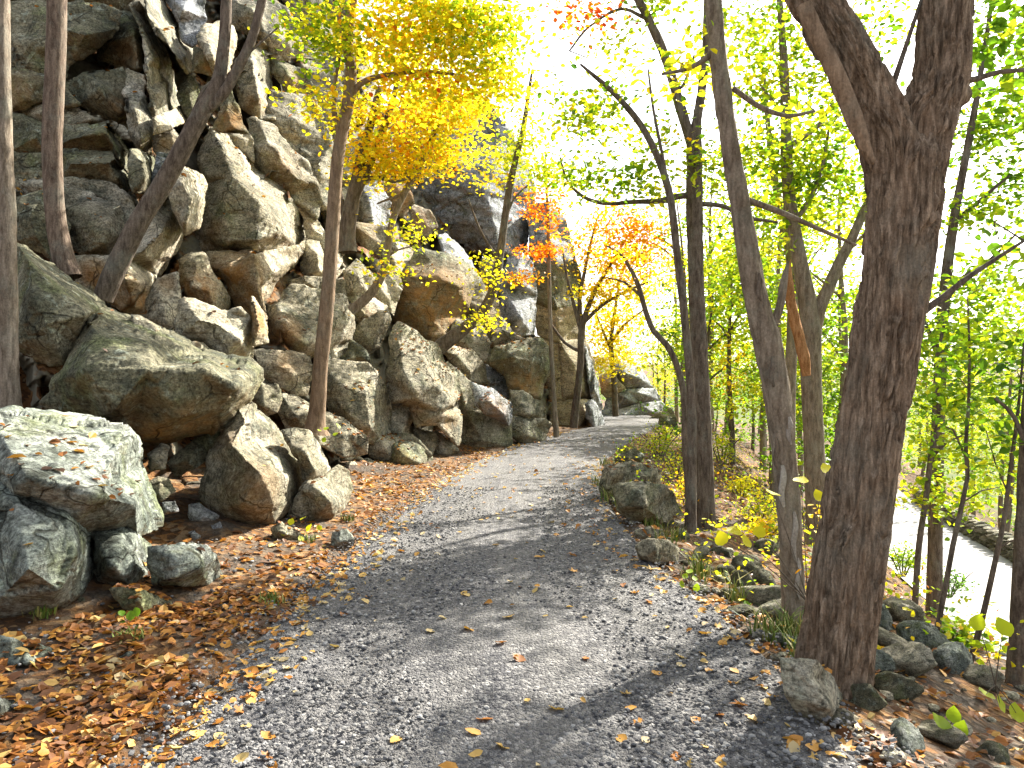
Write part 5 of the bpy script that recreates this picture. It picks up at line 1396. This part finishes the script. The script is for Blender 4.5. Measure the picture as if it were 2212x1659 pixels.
for px, py, s in SPOT_B:
    d = Vector(P(px, py, 1.0) - np.array((0, 0, CAM_Z))).normalized()
    h = BR.ray_cast(Vector((0, 0, CAM_Z)), d, 60)
    if h[0] is None: continue
    o = link('bank_rock', RB[rb.randrange(6)], None, h[0] + Vector((0, 0, s * .2)))
    s *= .8
    o.scale = (s * rb.uniform(.9, 1.4), s, s * rb.uniform(.7, 1.1)); o.rotation_euler = (rb.uniform(-.4, .4), rb.uniform(-.4, .4), rb.uniform(0, 6.28))
    tag(o, 'grey rubble rock among leaves on the bank beyond the outer road edge', 'rock', 'rubble rocks on the bank beyond the road')

# low dry stone wall on the far side of the lower road
wl = tag(empty('stone_wall', (float(lr_x(20)) + 3.7, 20, LR_Z)), 'low dry stone wall along the far side of the sunny lower road', 'wall')
WM = []
for j in range(5):
    v, f = facet_stone(1, 140 + j, 7, (1, .9, .85), .03)
    WM.append(make_mesh('stone', v, f, (M_ROCK, M_ROCKL, M_ROCKD)[j % 3], False))
rs_ = random.Random(9)
wo = np.array(wl.location)
for row in range(4):
    y = 11.0 + (row % 2) * .15
    while y < 32:
        s = rs_.uniform(.17, .30) if row < 3 else rs_.uniform(.28, .42)
        y += s * .95
        o = link('stone', WM[rs_.randrange(5)], wl, np.array((float(lr_x(y)) + 3.85 + rs_.uniform(-.05, .05), y, LR_Z + .07 + row * .165)) - wo)
        o.scale = (.24 if row < 3 else .28, s * .66, .115 if row < 3 else .09); o.rotation_euler = (rs_.uniform(-.1, .1), rs_.uniform(-.1, .1), rs_.uniform(-.15, .15) - .22)
        y += s * .25

# ------------------------------------------------------------------ fallen leaves
V_ = np.concatenate(BV); F_ = np.concatenate(BF)
BVH = BVHTree.FromPolygons(V_.tolist(), F_.tolist())
rl = np.random.default_rng(21)
def drop(X, Y, top=14.0, nz=0.72):
    out, nn = [], []
    for x, y in zip(X, Y):
        h = BVH.ray_cast(Vector((x, y, top)), Vector((0, 0, -1)), 40)
        if h[0] is not None and abs(h[1].z) > nz: out.append(h[0][:]); nn.append(h[1][:] if h[1].z > 0 else (-h[1])[:])
    return np.array(out).reshape(-1, 3), np.array(nn).reshape(-1, 3)
pts, kinds = [], []
def put(X, Y, kind, nz=.72, top=14.0):
    p, n = drop(X, Y, top, nz); pts.append(p); kinds.append(np.full(len(p), kind))
# left verge
n = 7600; Y = 2.2 + 22 * rl.random(n) ** 1.9; L, R = road_lr(Y)
X = L + .06 - 1.9 * rl.random(n) ** 1.1 + .10 * rl.normal(size=n)
put(X, Y, 0, .6)
n = 5200; Y = 2.0 + 3.6 * rl.random(n); L, R = road_lr(Y); put(L - .10 - 2.2 * rl.random(n) ** 1.1, Y, 0, .6)
n = 1000; Y = 2.2 + 22 * rl.random(n) ** 1.6; L, R = road_lr(Y); put(L + .02 + np.abs(rl.normal(size=n)) * .22, Y, 1)
# slope
n = 5200; Y = 5 + 18 * rl.random(n); X = -9.5 + rl.random(n) * (9.5 + np.interp(Y, ROAD_Y, ROAD_L)); put(X, Y, 0, .74)
# the road
n = 300; Y = 2.2 + 20 * rl.random(n) ** 1.7; L, R = road_lr(Y); put(L + (R - L) * rl.random(n), Y, 1)
n = 330; Y = 2.2 + 14 * rl.random(n) ** 1.5; L, R = road_lr(Y); put(R - np.abs(rl.normal(size=n)) * .3, Y, 2)
# the bank
n = 9000; Y = 2.2 + 20 * rl.random(n) ** 1.5; L, R = road_lr(Y); put(R + .02 + 6 * rl.random(n) ** 1.5, Y, 3, .5)
pts = np.concatenate(pts); kinds = np.concatenate(kinds)
clump = fbm(pts * 1.6, 3, 55)
onrock = (pts[:, 2] - ground_z(pts[:, 0], pts[:, 1]) > .22) & (pts[:, 1] < 9.5)
keep = (kinds > 0) & (kinds < 3) | (rl.random(len(pts)) < .72 + .75 * clump)
keep &= ~onrock | (rl.random(len(pts)) < .07)
pts, kinds = pts[keep], kinds[keep]
tint = np.where(kinds == 0, np.clip(.42 + .25 * rl.normal(size=len(pts)), .02, .97), np.where(kinds == 3, np.clip(.40 + .24 * rl.normal(size=len(pts)), 0, .95), np.clip(.74 + .16 * rl.normal(size=len(pts)), .3, 1)))
size = np.where((kinds == 1) | (kinds == 2), .055, .058) * (0.6 + .75 * rl.random(len(pts)))

# the leaves that show largest are objects of their own
def leaf_shape(seed, lobed=False):
    rng = np.random.default_rng(seed)
    if lobed:
        a = np.array([-90, -60, -25, -5, 25, 50, 70, 90, 110, 130, 155, 185, 205, 240]) * math.pi / 180
        r = np.array([.12, .42, .50, .28, .56, .33, .36, .62, .36, .33, .56, .28, .50, .42])
        o = np.stack((np.cos(a) * r, np.sin(a) * r), 1)
    else:
        tt = np.linspace(0, 1, 7); w = .33 * np.sin(np.pi * tt ** .85) ** .8
        o = np.concatenate((np.stack((w, tt - .5), 1), np.stack((-w[1:-1], tt[1:-1] - .5), 1)[::-1]))
    n = len(o)
    z = .10 * rng.normal() * o[:, 0] + (.5 + .5 * rng.random()) * o[:, 0] ** 2 + (.2 + .7 * rng.random()) * o[:, 1] ** 2 * rng.choice([1, 1, -.3]) + .02 * rng.normal(size=n)
    v = np.concatenate((np.column_stack((o, z)), [[0, 0, 0]]))
    f = np.array([(k, (k + 1) % n, n) for k in range(n)])
    v[:, 2] -= v[:, 2].min()
    return v, f
COLS = [('brown', .22), ('brown', .34), ('orange', .5), ('orange', .6), ('amber', .7), ('yellow', .80), ('yellow', .88), ('cream', .97)]
LM = {}
for ci, (cn, tv) in enumerate(COLS):
    for si in range(4):
        v, f = leaf_shape(60 + ci * 5 + si, si == 3)
        LM[ci, si] = make_mesh('fallen_leaf', v, f, M_FALL, True, fattr={'tint': np.full(len(f), tv)})
px = CX + pts[:, 0] / pts[:, 1] * F_PX; py = CY - (pts[:, 2] - CAM_Z) / pts[:, 1] * F_PX
inview = (px > 8) & (px < 2204) & (py < 1652)
score = np.where(inview, size / pts[:, 1] * np.where((kinds == 1) | (kinds == 2), 1.9, 1.0), 0)
order = np.argsort(-score)
single = []
for k in order[:1600]:
    p = Vector(pts[k]) + Vector((0, 0, .02)); d = Vector((0, 0, CAM_Z)) - p
    h = BVH.ray_cast(p, d.normalized(), d.length)
    if h[0] is None: single.append(k)
    if len(single) == 290: break
WHERE = {0: ('fallen leaf in the litter between the left boulders and the road', 'leaves in the litter beside the left boulders'),
         1: ('fallen leaf lying on the dark gravel of the road', 'leaves scattered on the gravel road'),
         2: ('fallen leaf lying near the outer edge of the gravel road', 'leaves along the outer edge of the road'),
         3: ('fallen leaf on the bank beyond the outer road edge', 'leaves on the bank beyond the road')}
for k in single:
    ci = int(np.argmin([abs(tv - tint[k]) for _, tv in COLS])); si = int(rl.integers(0, 4)) if rl.random() < .6 else int(rl.integers(0, 3))
    o = link('fallen_leaf', LM[ci, si], None, pts[k] + np.array((0, 0, .004)))
    s = size[k] * 1.25
    o.scale = (s * rl.uniform(.85, 1.2), s, s)
    o.rotation_euler = (rl.normal() * .22, rl.normal() * .22, rl.random() * 6.28)
    lab, grp = WHERE[int(kinds[k])]
    tag(o, COLS[ci][0] + ' ' + lab, 'leaf', COLS[ci][0] + ' ' + grp)
rest = np.ones(len(pts), bool); rest[single] = False
v, f, tt = leaves(pts[rest] + np.array((0, 0, .012)), 1.0, tint[rest], rl, .30)
# size is per leaf: rebuild around the centres
cen = np.repeat(pts[rest] + np.array((0, 0, .012)), 6, 0)
v = cen + (v - cen) * np.repeat(size[rest] * 1.15, 6)[:, None]
tag(link('leaf_litter', make_mesh('leaf_litter', v, f, M_FALL, False, fattr={'tint': tt})), kind='stuff')

# ------------------------------------------------------------------ undergrowth on the bank, and grass tufts
def undergrowth():
    n = 9000; rng = np.random.default_rng(31)
    Y = 3.5 + 22 * rng.random(n) ** 1.2; L, R = road_lr(Y)
    X = R + .25 + 6.5 * rng.random(n) ** 1.3
    m = fbm(np.stack((X * .9, Y * .7, 0 * X), 1), 3, 71) > .06
    X, Y = X[m], Y[m]
    Z = ground_z(X, Y) + .04 + .5 * rng.random(len(X)) ** 1.6
    tt = np.clip(.47 + .13 * rng.normal(size=len(X)) + .25 * fbm(np.stack((X * .8, Y * .8, 0 * X), 1), 2, 5), .1, .9)
    v, f, tt = leaves(np.stack((X, Y, Z), 1), .05, tt, rng, .6)
    tag(link('undergrowth', make_mesh('undergrowth', v, f, M_LEAF, False, fattr={'tint': tt})), kind='stuff')
undergrowth()
def blades(name, spots, seed, mat):
    rng = np.random.default_rng(seed)
    V, F = [], []; k = 0
    for (x, y, r, h, n) in spots:
        a = rng.random(n) * 6.28; q = r * np.sqrt(rng.random(n))
        bx, by = x + q * np.cos(a), y + q * np.sin(a); bz = ground_z(bx, by)
        d = rng.normal(size=(n, 2)) * .45; hh = h * (.5 + .7 * rng.random(n)); w = .004 + .003 * rng.random(n)
        px_, py_ = -d[:, 1] / (np.linalg.norm(d, axis=1) + 1e-6), d[:, 0] / (np.linalg.norm(d, axis=1) + 1e-6)
        for i in range(n):
            b = np.array((bx[i], by[i], bz[i])); pp = np.array((px_[i], py_[i], 0)) * w[i]
            m1 = b + np.array((d[i, 0] * .35 * hh[i], d[i, 1] * .35 * hh[i], hh[i] * .62)); tp = b + np.array((d[i, 0] * hh[i], d[i, 1] * hh[i], hh[i] * .9))
            V += [b - pp, b + pp, m1 + pp * .8, m1 - pp * .8, tp]; F += [(k, k + 1, k + 2), (k, k + 2, k + 3), (k + 3, k + 2, k + 4)]; k += 5
    return tag(link(name, make_mesh(name, np.array(V), np.array(F), mat, False)), kind='stuff')
t = NT('grass blades')
M_GRASS = t.done(t.princ(t.ramp(t.n('ShaderNodeNewGeometry').outputs['Random Per Island'], [(0, (0.05, 0.10, 0.015)), (.5, (0.13, 0.18, 0.025)), (1, (0.34, 0.28, 0.09))]), .6).outputs[0])
rg = random.Random(12); gs = []
for _ in range(46):
    y = rg.uniform(4.2, 19) ; L, R = road_lr(y)
    gs.append((float(R) + rg.uniform(.0, .55), y, rg.uniform(.06, .2), rg.uniform(.10, .26), 34))
for (gx_, gy_) in ((-1.75, 5.4), (-2.3, 4.45), (-2.05, 7.4), (-1.9, 8.6), (-3.0, 4.7)):
    gs.append((gx_, gy_, .09, .10, 40))
blades('grass', gs, 3, M_GRASS)

# ------------------------------------------------------------------ small plants with leaves one can pick apart
def seedling(label, px, py, Y, lv, leaf_px, tv, seed, name='seedling', cat='plant', stems=()):
    """lv: leaf centres in picture points; each leaf a part of the plant."""
    rng = np.random.default_rng(seed)
    base = P(px, py, Y)
    o = tag(empty(name, base), label, cat)
    g = Geo()
    vsh, fsh = leaf_shape(seed + 9)
    mesh = make_mesh('leaf', vsh, fsh, M_LEAF, True, fattr={'tint': np.full(len(fsh), tv)})
    first = True
    for (lx_, ly_) in lv:
        q = P(lx_, ly_, Y + rng.normal() * .08)
        L = spline(np.array([(*base, .004), (*(base * .5 + q * .5 + np.array((0, 0, .05 * np.linalg.norm(q - base)))), .003), (*q, .0015)]), .05)
        v, f = tube(L, 5, seed, 0, knob=0, cap=False)
        if first or np.linalg.norm(q - base) > .02: link('stem', make_mesh('stem', v - base, f, M_BARKD), o)
        l = link('leaf', mesh, o, q - base)
        s = leaf_px / F_PX * Y * rng.uniform(.85, 1.2)
        l.scale = (s * 1.2, s, s); l.rotation_euler = (rng.uniform(.2, 1.1), rng.uniform(-.4, .4), rng.uniform(-.9, .9))
        first = False
    return o
seedling('leafy sapling with a few large bright yellow leaves beside the peeling trunk', 1745, 1300, 4.9, [(1668, 1068), (1770, 1073), (1788, 1016), (1730, 1040), (1800, 1165), (1788, 1200), (1780, 1235), (1640, 1150), (1610, 1170), (1585, 1150), (1560, 1165), (1800, 1130)], 36, .56, 41, 'yellow_sapling', 'sapling')
seedling('small plant with two long green yellow leaves before the lower road at right', 2150, 1480, 4.6, [(2112, 1345), (2168, 1355), (2195, 1540), (2130, 1500), (2160, 1520)], 40, .46, 42)
seedling('clump of green leaved seedlings growing at the foot of the straight slender tree', 712, 950, 11.2, [(690, 930), (705, 926), (725, 938), (700, 950), (730, 920)], 14, .40, 43)
seedling('tiny bright green seedling at the edge of the leaf pile beside the road stones', 1490, 1268, 5.6, [(1480, 1245), (1500, 1250), (1472, 1262), (1505, 1270), (1490, 1235)], 18, .36, 44)
seedling('low yellow leaved plant before the squat broken boulder', 640, 1150, 7.4, [(629, 1127), (612, 1150), (650, 1165), (668, 1140), (690, 1140), (655, 1120)], 17, .5, 45)
seedling('small green plant among leaves under the dark half sunk rock', 275, 1345, 4.75, [(262, 1325), (282, 1330), (295, 1322), (268, 1345)], 22, .22, 46)
seedling('bright green seedling in the litter at the bottom right corner', 2045, 1600, 3.7, [(2030, 1560), (2060, 1545), (2050, 1590), (2075, 1575)], 40, .36, 47)
